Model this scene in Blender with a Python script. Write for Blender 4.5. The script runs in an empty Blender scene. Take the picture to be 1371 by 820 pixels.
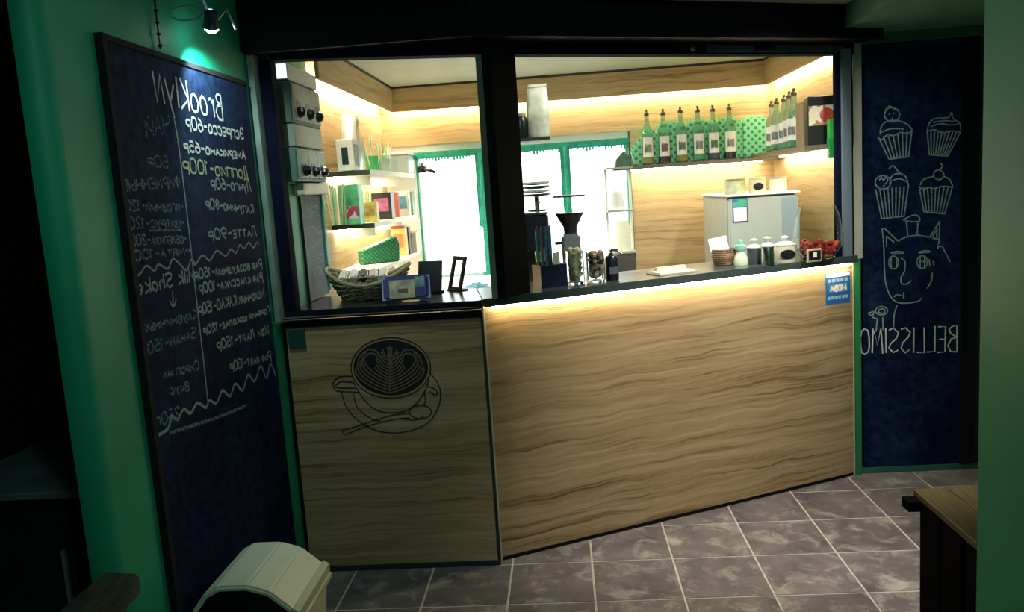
import bpy, bmesh, math, random
from mathutils import Vector, Matrix
random.seed(7)
C = bpy.context.scene.collection
R = math.radians
PI = math.pi

# ------------------------------------------------------------------ camera
F, CX, CY, EYE = 1095.0, 685.5, 410.0, 1.54
YAW, PITCH, ROLL = R(-3.83), R(8.04), R(-3.84)
fw = Vector((math.sin(YAW)*math.cos(PITCH), math.cos(YAW)*math.cos(PITCH), -math.sin(PITCH)))
rt = Vector((math.cos(YAW), -math.sin(YAW), 0)); up = rt.cross(fw)
rr = rt*math.cos(ROLL) + up*math.sin(ROLL); uu = -rt*math.sin(ROLL) + up*math.cos(ROLL)
cd = bpy.data.cameras.new('camera'); cam = bpy.data.objects.new('camera', cd); C.objects.link(cam)
m = Matrix.Identity(4)
for k, v in enumerate((rr, uu, -fw)):
    for j in range(3): m[j][k] = v[j]
m.translation = (0, 0, EYE); cam.matrix_world = m
cd.sensor_fit = 'HORIZONTAL'; cd.sensor_width = 36; cd.lens = 36*F/1371; cd.clip_start = .05
bpy.context.scene.camera = cam

# ------------------------------------------------------------------ world, lights, exposure
w = bpy.data.worlds.new('overcast_sky'); bpy.context.scene.world = w; w.use_nodes = True
bg = w.node_tree.nodes['Background']; bg.inputs[0].default_value = (.93, .98, 1, 1); bg.inputs[1].default_value = 5.0
sc = bpy.context.scene
sc.view_settings.view_transform = 'Standard'; sc.view_settings.look = 'None'; sc.view_settings.gamma = 1
sc.view_settings.exposure = 0.0
sc.cycles.use_denoising = True; sc.cycles.max_bounces = 8; sc.cycles.transparent_max_bounces = 16
sc.cycles.sample_clamp_indirect = 6

def lamp(name, kind, loc, target, energy, color=(1, 1, 1), size=.2, cone=60, blend=.5, size_y=None, spread=180):
    l = bpy.data.lights.new(name, kind); o = bpy.data.objects.new(name, l); C.objects.link(o)
    l.energy = energy; l.color = color
    if kind == 'AREA':
        l.size = size; l.spread = R(spread)
        if size_y: l.shape = 'RECTANGLE'; l.size_y = size_y
    else:
        l.shadow_soft_size = size
    if kind == 'SPOT': l.spot_size = R(cone); l.spot_blend = blend
    o.location = loc
    o.rotation_euler = (Vector(target)-Vector(loc)).to_track_quat('-Z', 'Y').to_euler()
    return o
lamp('hall_spotlight', 'SPOT', (1.28, 2.28, 2.45), (1.16, 3.8, .62), 190, (1, .95, .86), .06, 81, .75)
lamp('hall_ambient_fill', 'AREA', (-.1, .6, 2.42), (-.1, 1.2, 0), 3.4, (.55, 1, .85), .5)  # unseen ambient fill, added to give the hall a dim green tint
lamp('hall_point_fill', 'POINT', (.75, .2, 1.85), (0, 0, 0), 4.2, (.8, 1, .92), .12)  # unseen point fill added to lift the soffit and the dark hall
lamp('menu_spotlight', 'SPOT', (-.35, .9, 2.3), (-1.15, 2.55, 1.15), 7, (.6, .95, .95), .06, 62, .8)
lamp('kiosk_top_fill', 'AREA', (.22, 3.64, 2.24), (.05, 4.4, .9), 7, (.95, 1, .88), .25)  # hidden fill added to brighten the foil bag and the worktop goods
lamp('kiosk_header_fill', 'AREA', (.55, 3.80, 2.09), (.75, 4.35, 1.15), 9, (.98, 1, .9), 1.5, size_y=.05, spread=130).rotation_euler.rotate_axis('Z', R(-24))  # unseen strip added behind the header to light the goods from the front
lamp('kiosk_header_fill', 'AREA', (-.62, 3.34, 2.11), (-.80, 4.3, 1.1), 1.4, (.98, 1, .9), .6, size_y=.05, spread=80)  # second unseen strip, added behind the left header

# ------------------------------------------------------------------ photo -> place helpers (a point on a known real plane)
E0 = Vector((0, 0, EYE))
def ray(x, y): return fw + rr*((x-CX)/F) - uu*((y-CY)/F)
def at_z(x, y, z): d = ray(x, y); return E0 + d*((z-EYE)/d.z)
def at_y(x, y, Y): d = ray(x, y); return E0 + d*(Y/d.y)
def at_x(x, y, X): d = ray(x, y); return E0 + d*(X/d.x)
HINGE = Vector((-.332, 3.242, 0)); ANG = math.atan2(4.061-3.242, 1.405+.332); LEN = 1.92
DV = Vector((math.cos(ANG), math.sin(ANG), 0)); NV = Vector((-math.sin(ANG), math.cos(ANG), 0))
def at_front(x, y, off=0):                      # local (along, into, z) on the slanted counter front
    d = ray(x, y); P = HINGE + NV*off; q = E0 + d*((P-E0).dot(NV)/d.dot(NV)); r = q-HINGE
    return Vector((r.dot(DV), off, q.z))

# ------------------------------------------------------------------ materials
MATS = {}
def pm(name, col, rough=.5, metal=0, noise=0, scale=8, emit=0, trans=0, ior=1.45, bump=0, alpha=1, stretch=None):
    if name in MATS: return MATS[name]
    mt = bpy.data.materials.new(name); mt.use_nodes = True; nt = mt.node_tree; b = nt.nodes['Principled BSDF']
    b.inputs['Base Color'].default_value = (*col, 1); b.inputs['Roughness'].default_value = rough; b.inputs['Metallic'].default_value = metal
    if trans: b.inputs['Transmission Weight'].default_value = trans; b.inputs['IOR'].default_value = ior
    if emit: b.inputs['Emission Color'].default_value = (*col, 1); b.inputs['Emission Strength'].default_value = emit
    if alpha < 1: b.inputs['Alpha'].default_value = alpha
    tc = nt.nodes.new('ShaderNodeTexCoord'); nz = nt.nodes.new('ShaderNodeTexNoise'); nz.inputs['Scale'].default_value = scale; nz.inputs['Detail'].default_value = 5
    mp = nt.nodes.new('ShaderNodeMapping'); nt.links.new(tc.outputs['Object'], mp.inputs[0]); nt.links.new(mp.outputs[0], nz.inputs['Vector'])
    if stretch: mp.inputs['Scale'].default_value = stretch
    if noise:
        rp = nt.nodes.new('ShaderNodeValToRGB'); nt.links.new(nz.outputs['Fac'], rp.inputs[0])
        rp.color_ramp.elements[0].position = .3; rp.color_ramp.elements[1].position = .7
        rp.color_ramp.elements[0].color = (*[max(0, c*(1-noise)) for c in col], 1); rp.color_ramp.elements[1].color = (*[min(1, c*(1+noise)) for c in col], 1)
        nt.links.new(rp.outputs[0], b.inputs['Base Color'])
    if bump:
        bp = nt.nodes.new('ShaderNodeBump'); bp.inputs['Strength'].default_value = bump; bp.inputs['Distance'].default_value = .01
        nt.links.new(nz.outputs['Fac'], bp.inputs['Height']); nt.links.new(bp.outputs[0], b.inputs['Normal'])
    MATS[name] = mt; return mt

def matte(m_, v):
    m_.node_tree.nodes['Principled BSDF'].inputs['Specular IOR Level'].default_value = v; return m_
def wood(name, light, mid, dark, rough=.45, axis=0, seed=0.):
    mt = bpy.data.materials.new(name); mt.use_nodes = True; nt = mt.node_tree; L = nt.links; b = nt.nodes['Principled BSDF']
    b.inputs['Roughness'].default_value = rough; b.inputs['Specular IOR Level'].default_value = .3
    tc0 = nt.nodes.new('ShaderNodeTexCoord')
    wm = nt.nodes.new('ShaderNodeMapping'); ws = [3, 3, 7]; ws[axis] = 2.6; wm.inputs['Scale'].default_value = ws; L.new(tc0.outputs['Object'], wm.inputs[0])
    wn_ = nt.nodes.new('ShaderNodeTexNoise'); wn_.inputs['Scale'].default_value = 1; wn_.inputs['Detail'].default_value = 3; L.new(wm.outputs[0], wn_.inputs['Vector'])
    cx_ = nt.nodes.new('ShaderNodeCombineXYZ'); mw = nt.nodes.new('ShaderNodeMath'); mw.operation = 'MULTIPLY'; mw.inputs[1].default_value = .085; L.new(wn_.outputs['Fac'], mw.inputs[0]); L.new(mw.outputs[0], cx_.inputs[2])
    va = nt.nodes.new('ShaderNodeVectorMath'); va.operation = 'ADD'; L.new(tc0.outputs['Object'], va.inputs[0]); L.new(cx_.outputs[0], va.inputs[1])
    def noise(sx, sz, det, dist, loc):
        mp = nt.nodes.new('ShaderNodeMapping'); s = [6, 6, sz]; s[axis] = sx; mp.inputs['Scale'].default_value = s; mp.inputs['Location'].default_value = (loc, loc, loc+seed)
        L.new(va.outputs[0], mp.inputs[0]); n = nt.nodes.new('ShaderNodeTexNoise'); n.inputs['Scale'].default_value = 1
        n.inputs['Detail'].default_value = det; n.inputs['Distortion'].default_value = dist; n.inputs['Roughness'].default_value = .62
        L.new(mp.outputs[0], n.inputs['Vector']); return n.outputs['Fac']
    a = noise(.9, 15, 5, .5, 1.3); f = noise(1.4, 120, 4, .3, 5.1); g = noise(.7, 5, 3, .5, 9.7); h = noise(1.3, 50, 6, .4, 3.3)
    def mth(op, x, y):
        n = nt.nodes.new('ShaderNodeMath'); n.operation = op
        for i, v in enumerate((x, y)):
            if isinstance(v, (int, float)): n.inputs[i].default_value = v
            else: L.new(v, n.inputs[i])
        return n.outputs[0]
    s = mth('ADD', mth('ADD', mth('MULTIPLY', a, .28), mth('MULTIPLY', f, .24)), mth('ADD', mth('MULTIPLY', g, .14), mth('MULTIPLY', h, .42)))
    rp = nt.nodes.new('ShaderNodeValToRGB'); L.new(s, rp.inputs[0]); e = rp.color_ramp.elements
    e[0].position = .43; e[0].color = (*dark, 1); e[1].position = .63; e[1].color = (*light, 1)
    k = e.new(.51); k.color = (*mid, 1)
    L.new(rp.outputs[0], b.inputs['Base Color'])
    MATS[name] = mt; return mt

OAK = wood('oak_laminate', (.50, .36, .205), (.36, .245, .125), (.15, .09, .042))
OAKY = wood('oak_laminate_side', (.56, .42, .235), (.46, .33, .17), (.24, .155, .075), axis=1, seed=4)
OAKB = wood('oak_laminate_back', (.56, .42, .235), (.46, .33, .17), (.24, .155, .075), seed=8)
GREEN = pm('green_wall_paint', (.004, .34, .19), .55, noise=.12, scale=3, bump=.04)
BLACK = matte(pm('black_paint', (.003, .0035, .007), .6, noise=.2), .2)
BLACKG = pm('black_gloss', (.010, .012, .022), .25, noise=.2)
FRAME = matte(pm('navy_black_frame', (.005, .008, .022), .8, noise=.2), .04)
ALU = pm('brushed_aluminium', (.42, .47, .52), .35, .7, noise=.1)
BEIGE = pm('beige_trim', (.50, .50, .40), .5, noise=.06)
WORKTOP = pm('dark_worktop', (.055, .075, .075), .28, noise=.2, scale=30)
WORKTOPB = pm('black_worktop', (.010, .013, .02), .22, noise=.2, scale=30)
WHITE = pm('white_paint', (.78, .79, .74), .55, noise=.04)
CEIL = pm('kiosk_ceiling', (.55, .58, .47), .7, noise=.05)
HALLC = pm('hall_ceiling', (.10, .24, .15), .8, noise=.1)
DARKWALL = pm('dark_green_plaster', (.008, .05, .03), .8, noise=.2)
TEAL = pm('teal_paint', (.02, .36, .27), .5, noise=.1)
GREY = pm('grey_enamel', (.36, .40, .35), .4, noise=.05)
GREYD = pm('grey_plastic', (.30, .36, .35), .5, noise=.05)
STEEL = pm('stainless_steel', (.62, .66, .66), .22, 1, noise=.05)
DGREEN = pm('dark_green_paint', (.01, .09, .05), .5)
NAVY = pm('navy_paper', (.03, .05, .25), .45, noise=.3, scale=20)
RED = pm('red_candy', (.62, .05, .03), .3, noise=.3, scale=40)
CREAM = pm('cream_plastic', (.80, .80, .62), .35, noise=.03)
PAPER = pm('white_paper', (.86, .86, .82), .6, noise=.05)
GLASS = pm('clear_glass', (.93, .97, .95), .02, trans=1, ior=1.18)
LEDW = pm('led_warm', (1, .86, .56), emit=85)
LEDC = pm('led_counter', (1, .84, .50), emit=80)
BULB = pm('lamp_bulb', (.85, 1, .97), emit=22)

def board_mat():
    mt = bpy.data.materials.new('chalkboard_paint'); mt.use_nodes = True; nt = mt.node_tree; L = nt.links; b = nt.nodes['Principled BSDF']
    b.inputs['Roughness'].default_value = .85; b.inputs['Specular IOR Level'].default_value = .12
    tc = nt.nodes.new('ShaderNodeTexCoord'); n = nt.nodes.new('ShaderNodeTexNoise'); n.inputs['Scale'].default_value = 2.4; n.inputs['Detail'].default_value = 6; n.inputs['Distortion'].default_value = .8
    n2 = nt.nodes.new('ShaderNodeTexNoise'); n2.inputs['Scale'].default_value = 30; n2.inputs['Detail'].default_value = 4
    L.new(tc.outputs['Object'], n.inputs['Vector']); L.new(tc.outputs['Object'], n2.inputs['Vector'])
    mx = nt.nodes.new('ShaderNodeMath'); mx.operation = 'MULTIPLY'; L.new(n.outputs['Fac'], mx.inputs[0]); L.new(n2.outputs['Fac'], mx.inputs[1])
    rp = nt.nodes.new('ShaderNodeValToRGB'); L.new(mx.outputs[0], rp.inputs[0]); e = rp.color_ramp.elements
    e[0].position = .18; e[0].color = (.003, .006, .038, 1); e[1].position = .45; e[1].color = (.010, .036, .095, 1)
    L.new(rp.outputs[0], b.inputs['Base Color']); return mt
BOARD = board_mat()
def chalk_mat(name, col, lo=.40, hi=.62):
    mt = bpy.data.materials.new(name); mt.use_nodes = True; nt = mt.node_tree; L = nt.links; b = nt.nodes['Principled BSDF']
    b.inputs['Roughness'].default_value = .9; b.inputs['Base Color'].default_value = (*col, 1)
    tc = nt.nodes.new('ShaderNodeTexCoord'); n = nt.nodes.new('ShaderNodeTexNoise'); n.inputs['Scale'].default_value = 140; n.inputs['Detail'].default_value = 3
    L.new(tc.outputs['Object'], n.inputs['Vector']); mr = nt.nodes.new('ShaderNodeMapRange'); L.new(n.outputs['Fac'], mr.inputs[0])
    mr.inputs[1].default_value = .25; mr.inputs[2].default_value = .6; mr.inputs[3].default_value = lo; mr.inputs[4].default_value = hi
    L.new(mr.outputs[0], b.inputs['Alpha']); return mt
CHALK = chalk_mat('white_chalk', (.75, .82, .80), .6, 1)
CHALKD = chalk_mat('faded_chalk', (.30, .46, .48), .1, .55)
CHALKG = chalk_mat('yellow_chalk', (.52, .68, .38), .4, .95)
CHALKR = chalk_mat('pale_chalk', (.36, .52, .54), .3, .9)

def tile_mat():
    mt = bpy.data.materials.new('floor_tile_ceramic'); mt.use_nodes = True; nt = mt.node_tree; L = nt.links; b = nt.nodes['Principled BSDF']
    b.inputs['Roughness'].default_value = .5
    tc = nt.nodes.new('ShaderNodeTexCoord'); oi = nt.nodes.new('ShaderNodeObjectInfo')
    ad = nt.nodes.new('ShaderNodeVectorMath'); ad.operation = 'ADD'; sm = nt.nodes.new('ShaderNodeVectorMath'); sm.operation = 'SCALE'
    L.new(oi.outputs['Location'], sm.inputs[0]); sm.inputs['Scale'].default_value = 3.7
    L.new(tc.outputs['Object'], ad.inputs[0]); L.new(sm.outputs[0], ad.inputs[1])
    def nz(s, d, dist=0):
        n = nt.nodes.new('ShaderNodeTexNoise'); n.inputs['Scale'].default_value = s; n.inputs['Detail'].default_value = d; n.inputs['Distortion'].default_value = dist; n.inputs['Roughness'].default_value = .65
        L.new(ad.outputs[0], n.inputs['Vector']); return n.outputs['Fac']
    rp = nt.nodes.new('ShaderNodeValToRGB'); L.new(nz(5, 7, .6), rp.inputs[0]); e = rp.color_ramp.elements
    e[0].position = .32; e[0].color = (.078, .066, .078, 1); e[1].position = .72; e[1].color = (.215, .188, .188, 1)
    r2 = nt.nodes.new('ShaderNodeValToRGB'); L.new(nz(9, 9, .5), r2.inputs[0]); e = r2.color_ramp.elements
    e[0].position = .51; e[0].color = (0, 0, 0, 1); e[1].position = .72; e[1].color = (.75, .75, .75, 1)
    mx = nt.nodes.new('ShaderNodeMix'); mx.data_type = 'RGBA'; L.new(r2.outputs[0], mx.inputs[0]); L.new(rp.outputs[0], mx.inputs[6]); mx.inputs[7].default_value = (.50, .47, .43, 1)
    hv = nt.nodes.new('ShaderNodeHueSaturation'); L.new(mx.outputs[2], hv.inputs['Color'])
    mr = nt.nodes.new('ShaderNodeMapRange'); L.new(oi.outputs['Random'], mr.inputs[0]); mr.inputs[3].default_value = .82; mr.inputs[4].default_value = 1.18
    L.new(mr.outputs[0], hv.inputs['Value']); L.new(hv.outputs[0], b.inputs['Base Color']); return mt
TILE = tile_mat()
GROUT = pm('pale_grout', (.56, .53, .46), .8, noise=.2, scale=20)

def dot_mat(name, base, dot, n=30., rot=0.):
    mt = bpy.data.materials.new(name); mt.use_nodes = True; nt = mt.node_tree; L = nt.links; b = nt.nodes['Principled BSDF']; b.inputs['Roughness'].default_value = .4
    tc = nt.nodes.new('ShaderNodeTexCoord'); mp = nt.nodes.new('ShaderNodeMapping'); mp.inputs['Rotation'].default_value = (0, R(45), 0); mp.inputs['Scale'].default_value = (n, 0, n)
    L.new(tc.outputs['Object'], mp.inputs[0]); v = nt.nodes.new('ShaderNodeTexVoronoi'); v.inputs['Scale'].default_value = 1; v.inputs['Randomness'].default_value = 0
    L.new(mp.outputs[0], v.inputs['Vector']); rp = nt.nodes.new('ShaderNodeValToRGB'); L.new(v.outputs['Distance'], rp.inputs[0]); e = rp.color_ramp.elements
    e[0].position = .26; e[0].color = (*dot, 1); e[1].position = .34; e[1].color = (*base, 1); L.new(rp.outputs[0], b.inputs['Base Color']); return mt
DOTS = dot_mat('dotted_green_wrap', (.25, .72, .42), (.02, .26, .13))
def blotch_mat(name, cols, scale):
    mt = bpy.data.materials.new(name); mt.use_nodes = True; nt = mt.node_tree; L = nt.links; b = nt.nodes['Principled BSDF']; b.inputs['Roughness'].default_value = .35
    tc = nt.nodes.new('ShaderNodeTexCoord'); v = nt.nodes.new('ShaderNodeTexVoronoi'); v.inputs['Scale'].default_value = scale; L.new(tc.outputs['Object'], v.inputs['Vector'])
    rp = nt.nodes.new('ShaderNodeValToRGB'); rp.color_ramp.interpolation = 'CONSTANT'; L.new(v.outputs['Color'], rp.inputs[0]); e = rp.color_ramp.elements
    e[0].position = 0; e[0].color = (*cols[0], 1); e[1].position = 1/len(cols); e[1].color = (*cols[1], 1)
    for i in range(2, len(cols)): k = e.new(i/len(cols)); k.color = (*cols[i], 1)
    L.new(rp.outputs[0], b.inputs['Base Color']); MATS[name] = mt; return mt
FLORAL = blotch_mat('floral_print', [(.8, .7, .5), (.8, .74, .6), (.45, .2, .12), (.8, .7, .45)], 45)
FOIL = pm('silver_foil', (.62, .66, .62), .3, .5, noise=.35, scale=14, bump=.5)
FOILB = pm('gold_brown_foil', (.88, .82, .64), .3, 0, noise=.3, scale=16, bump=.6)

# ------------------------------------------------------------------ mesh builder
class MB:
    def __init__(s): s.v = []; s.f = []
    def add(s, vs, fs):
        n = len(s.v); s.v += [tuple(p) for p in vs]; s.f += [tuple(i+n for i in f) for f in fs]; return s
    def box(s, x0, x1, y0, y1, z0, z1, taper=1.0):
        cx, cy = (x0+x1)/2, (y0+y1)/2; q = []
        for z, t in ((z0, taper), (z1, 1.0)):
            for x, y in ((x0, y0), (x1, y0), (x1, y1), (x0, y1)): q.append((cx+(x-cx)*t, cy+(y-cy)*t, z))
        return s.add(q, [(3, 2, 1, 0), (4, 5, 6, 7), (0, 1, 5, 4), (1, 2, 6, 5), (2, 3, 7, 6), (3, 0, 4, 7)])
    def lathe(s, prof, n=20, c=(0, 0, 0), sx=1, sy=1, cap=True):
        q = []; fs = []
        for r, z in prof:
            for k in range(n): a = 2*PI*k/n; q.append((c[0]+r*sx*math.cos(a), c[1]+r*sy*math.sin(a), c[2]+z))
        for i in range(len(prof)-1):
            for k in range(n): fs.append((i*n+k, i*n+(k+1) % n, (i+1)*n+(k+1) % n, (i+1)*n+k))
        if cap:
            if prof[0][0] > 1e-5: fs.append(tuple(range(n-1, -1, -1)))
            if prof[-1][0] > 1e-5: fs.append(tuple((len(prof)-1)*n+k for k in range(n)))
        return s.add(q, fs)
    def tube(s, pts, r, n=8, closed=False):
        pts = [Vector(p) for p in pts]; N = len(pts); q = []; fs = []
        rad = r if isinstance(r, (list, tuple)) else [r]*N
        for i, p in enumerate(pts):
            a = pts[(i-1) % N] if closed or i else p; b = pts[(i+1) % N] if closed or i < N-1 else p
            t = (b-a).normalized(); u = t.cross(Vector((0, 0, 1)) if abs(t.z) < .9 else Vector((1, 0, 0))).normalized(); v = t.cross(u)
            for k in range(n): g = 2*PI*k/n; q.append(p+u*rad[i]*math.cos(g)+v*rad[i]*math.sin(g))
        for i in range(N if closed else N-1):
            j = (i+1) % N
            for k in range(n): fs.append((i*n+k, i*n+(k+1) % n, j*n+(k+1) % n, j*n+k))
        if not closed: fs += [tuple(range(n-1, -1, -1)), tuple((N-1)*n+k for k in range(n))]
        return s.add(q, fs)
    def prism(s, poly, a0, a1, axis='y'):           # poly in the two other axes, extruded along axis
        n = len(poly); q = []
        for a in (a0, a1):
            for u, v in poly: q.append({'y': (u, a, v), 'x': (a, u, v), 'z': (u, v, a)}[axis])
        fs = [tuple(range(n)), tuple(range(2*n-1, n-1, -1))] + [(i, (i+1) % n, n+(i+1) % n, n+i) for i in range(n)]
        return s.add(q, fs)
    def ribbon(s, pts, nrm, wd):                    # flat chalk or paint stroke lying on a surface
        pts = [Vector(p) for p in pts]; nrm = Vector(nrm)
        if len(pts) < 2: return s
        q = []; fs = []
        for i, p in enumerate(pts):
            t = (pts[min(i+1, len(pts)-1)]-pts[max(i-1, 0)])
            t = t.normalized() if t.length > 1e-9 else Vector((0, 0, 1)); d = nrm.cross(t).normalized()*wd/2
            q += [p+d, p-d]
        for i in range(len(pts)-1): fs.append((2*i, 2*i+1, 2*i+3, 2*i+2))
        return s.add(q, fs)
    def build(s, name, mat, parent=None, bevel=0, smooth=False, seg=1, loc=None, rotz=0):
        me = bpy.data.meshes.new(name); me.from_pydata(s.v, [], s.f); me.update()
        bm = bmesh.new(); bm.from_mesh(me)
        bmesh.ops.recalc_face_normals(bm, faces=bm.faces)
        if bevel: bmesh.ops.bevel(bm, geom=bm.edges[:], offset=bevel, segments=seg, affect='EDGES', clamp_overlap=True)
        bmesh.ops.recalc_face_normals(bm, faces=bm.faces); bm.to_mesh(me); bm.free()
        if smooth:
            me.polygons.foreach_set('use_smooth', [True]*len(me.polygons))
            try: me.set_sharp_from_angle(angle=R(40))
            except Exception: pass
        me.materials.append(mat); o = bpy.data.objects.new(name, me); C.objects.link(o)
        if parent: o.parent = parent
        if loc is not None: o.location = loc
        o.rotation_euler.z = rotz
        return o
def B(*a, **k): return MB().box(*a, **k)
def tag(o, label, cat, group=None):
    o['label'] = label; o['category'] = cat
    if group: o['group'] = group
    return o
def thing(name, label, cat, loc=(0, 0, 0), rotz=0, group=None):
    o = bpy.data.objects.new(name, None); o.empty_display_size = .05; C.objects.link(o); o.location = loc; o.rotation_euler.z = rotz
    return tag(o, label, cat, group)
def struct(o): o['kind'] = 'structure'; return o
def copy_thing(root, loc, rotz=None, label=None):
    r = root.copy(); C.objects.link(r); r.location = loc
    if rotz is not None: r.rotation_euler.z = rotz
    if label: r['label'] = label
    for ch in root.children:
        c = ch.copy(); C.objects.link(c); c.parent = r
        for g in ch.children: d = g.copy(); C.objects.link(d); d.parent = c
    return r

# ------------------------------------------------------------------ setting: floor, ceilings, walls
LX = -1.154                                          # left wall surface
fl = struct(B(-3, 3, -1.6, 5.6, -.08, -.0022).build('floor', GROUT))
T = .33; ox, oy = -.9444, 3.2093
tm = B(-T/2+.004, T/2-.004, -T/2+.004, T/2-.004, -.0022, 0).build('tile', TILE, fl, bevel=.0012); first = True
for i in range(-2, 9):
    for j in range(-7, 3):
        cx_, cy_ = ox+(i+.5)*T, oy+(j+.5)*T
        if cx_ < LX-.1 and cy_ > 1.9: continue
        if first: o = tm; first = False
        else: o = tm.copy(); C.objects.link(o); o.parent = fl
        o.location = (cx_, cy_, random.uniform(-.0005, .0005))
struct(B(-3, 3, -1.6, 3.25, 2.56, 2.64).build('ceiling', HALLC))
struct(B(1.30, 3, 2.4, 4.16, 2.155, 2.56).build('ceiling', HALLC))                 # lowered soffit above the right chalkboard
# left partition with a rounded free end
poly = [(LX, 3.5)] + [(LX-.05+.05*math.cos(a), 1.90+.05*math.sin(a)) for a in [R(-t*15) for t in range(0, 7)]] + [(LX-.06, 1.85), (LX-.12, 3.05), (LX-.12, 3.5)]
wl = struct(MB().prism(poly, 0, 2.56, 'z').build('wall_left', GREEN, smooth=True))
struct(B(LX-.12, LX, 3.5, 5.6, 0, 2.56).build('wall_left', OAKY))
struct(B(LX, LX+.012, 1.95, 3.19, 0, .075).build('baseboard_left', pm('green_skirting', (.05, .22, .15), .5, noise=.2), bevel=.003))
struct(B(-3, -2.9, -1.6, 3.2, 0, 2.56).build('wall_left', DARKWALL))
struct(B(-2.9, LX-.12, 3.1, 3.2, 0, 2.56).build('wall_back', DARKWALL))
struct(B(-3, 3, -1.6, -1.5, 0, 2.56).build('wall_front', DARKWALL))
struct(B(2.9, 3, -1.6, 4.2, 0, 2.56).build('wall_right', GREEN))
struct(B(1.40, 2.9, 4.11, 4.21, 0, 2.56).build('wall_back', DARKWALL))
# near green wall end on the right of the picture
struct(B(at_y(1309.5, 400, 2.1).x, 1.9, 1.75, 2.1, 0, 2.56).build('wall_right', GREEN, bevel=.012, seg=2))
# kiosk shell
struct(B(1.40, 1.50, 4.115, 5.6, 0, 2.56).build('wall_right', OAKY))
struct(B(LX-.05, 1.5, 3.2, 5.6, 2.252, 2.36).build('ceiling', CEIL))
WY = 5.5
wx0, wx1, wz0, wz1 = at_y(562, 300, WY).x, at_y(846, 300, WY).x, .95, 1.80
wb = struct(MB().box(LX-.1, wx0, WY, WY+.1, 0, 2.36).box(wx1, 1.5, WY, WY+.1, 0, 2.36).box(wx0, wx1, WY, WY+.1, wz1, 2.36).box(wx0, wx1, WY, WY+.1, 0, wz0).build('wall_back', WHITE))
B(LX, 1.40, WY-.012, WY, 1.875, 2.25).build('wood_panel', OAKB, wb)
B(wx1+.01, 1.40, WY-.012, WY, 0, 1.872).build('wood_panel', OAKB, wb)
B(wx1, wx1+.01, WY-.02, WY, 0, 1.872).build('panel_edge', pm('dark_edge', (.06, .06, .05), .5), wb)
# back window with teal frame
wn = struct(MB().box(wx0, wx1, WY+.02, WY+.07, wz1-.012, wz1).box(wx0, wx1, WY+.02, WY+.07, wz0, wz0+.05).box(wx0, wx0+.02, WY+.02, WY+.07, wz0, wz1).box(wx1-.02, wx1, WY+.02, WY+.07, wz0, wz1).build('window_3', TEAL))
for px in (646, 757):
    x = at_y(px, 240, WY).x; B(x-.022, x+.022, WY+.02, WY+.07, wz0+.05, wz1-.012).build('mullion', TEAL, wn)
xs = [wx0+.02, at_y(646, 240, WY).x, at_y(757, 240, WY).x, wx1-.02]
for a, b in zip(xs[:-1], xs[1:]): B(a, b, WY+.045, WY+.05, wz0+.05, wz1-.012).build('pane', GLASS, wn)
B(wx0-.03, wx1+.03, WY-.10, WY, wz0-.03, wz0).build('sill', WHITE, wn)
def curtain(x0, x1, z0, z1, y, name, mat, label, amp=.008, n=60):
    q = []; f = []
    for k in range(n+1):
        x = x0+(x1-x0)*k/n; yy = y+amp*math.sin(k*.9)+amp*.5*math.sin(k*2.3)
        q += [(x, yy, z0+.006*math.sin(k*1.7)), (x, yy, z1)]
    for k in range(n): f.append((2*k, 2*k+2, 2*k+3, 2*k+1))
    return tag(MB().add(q, f).build(name, mat, smooth=True), label, 'curtain')
def sheer():
    mt = bpy.data.materials.new('sheer_white'); mt.use_nodes = True; nt = mt.node_tree; nt.nodes.remove(nt.nodes['Principled BSDF'])
    t = nt.nodes.new('ShaderNodeBsdfTranslucent'); d = nt.nodes.new('ShaderNodeBsdfTransparent'); x = nt.nodes.new('ShaderNodeMixShader'); x.inputs[0].default_value = .45
    t.inputs[0].default_value = (.95, .97, .95, 1)
    nt.links.new(d.outputs[0], x.inputs[1]); nt.links.new(t.outputs[0], x.inputs[2]); nt.links.new(x.outputs[0], nt.nodes['Material Output'].inputs[0]); return mt
SHEER = sheer()
curtain(wx0+.02, at_y(640, 240, WY).x, wz0+.02, wz1-.02, WY-.03, 'curtain', SHEER, 'white sheer curtain in the left bay of the bright back window')
curtain(at_y(652, 240, WY).x, at_y(752, 240, WY).x, wz0+.02, wz1-.02, WY-.03, 'curtain', SHEER, 'white sheer curtain in the middle bay of the bright back window')
curtain(at_y(762, 240, WY).x, wx1-.02, wz0+.02, wz1-.02, WY-.03, 'curtain', SHEER, 'white sheer curtain in the right bay, beside the wood panel')
TF = pm('teal_fabric', (.03, .40, .30), .8, noise=.25, scale=30)
vl = thing('pelmet', 'teal fringed pelmet along the top of the back window', 'curtain', (0, WY-.055, 0))
mbf = MB().box(wx0, wx1, -.008, .008, wz1-.005, wz1+.028); mbf.build('band', TF, vl)
fr = MB()
for k in range(70):
    x = wx0+(wx1-wx0)*(k+.5)/70; fr.box(x-.006, x+.006, -.006, .006, wz1-.005-random.uniform(.006, .035), wz1-.004)
o = fr.build('fringe', TF, vl); o['kind'] = 'stuff'
for px0, px1, lb in ((637, 650, 'teal curtain tie hanging at the right of the left window bay'), (751, 764, 'teal curtain tie between the middle and right window bays')):
    x0, x1 = at_y(px0, 230, WY-.08).x, at_y(px1, 230, WY-.08).x
    curtain(x0, x1, at_y(700, 300, WY).z, wz1, WY-.085, 'curtain', TF, lb, .006, 10)
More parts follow.
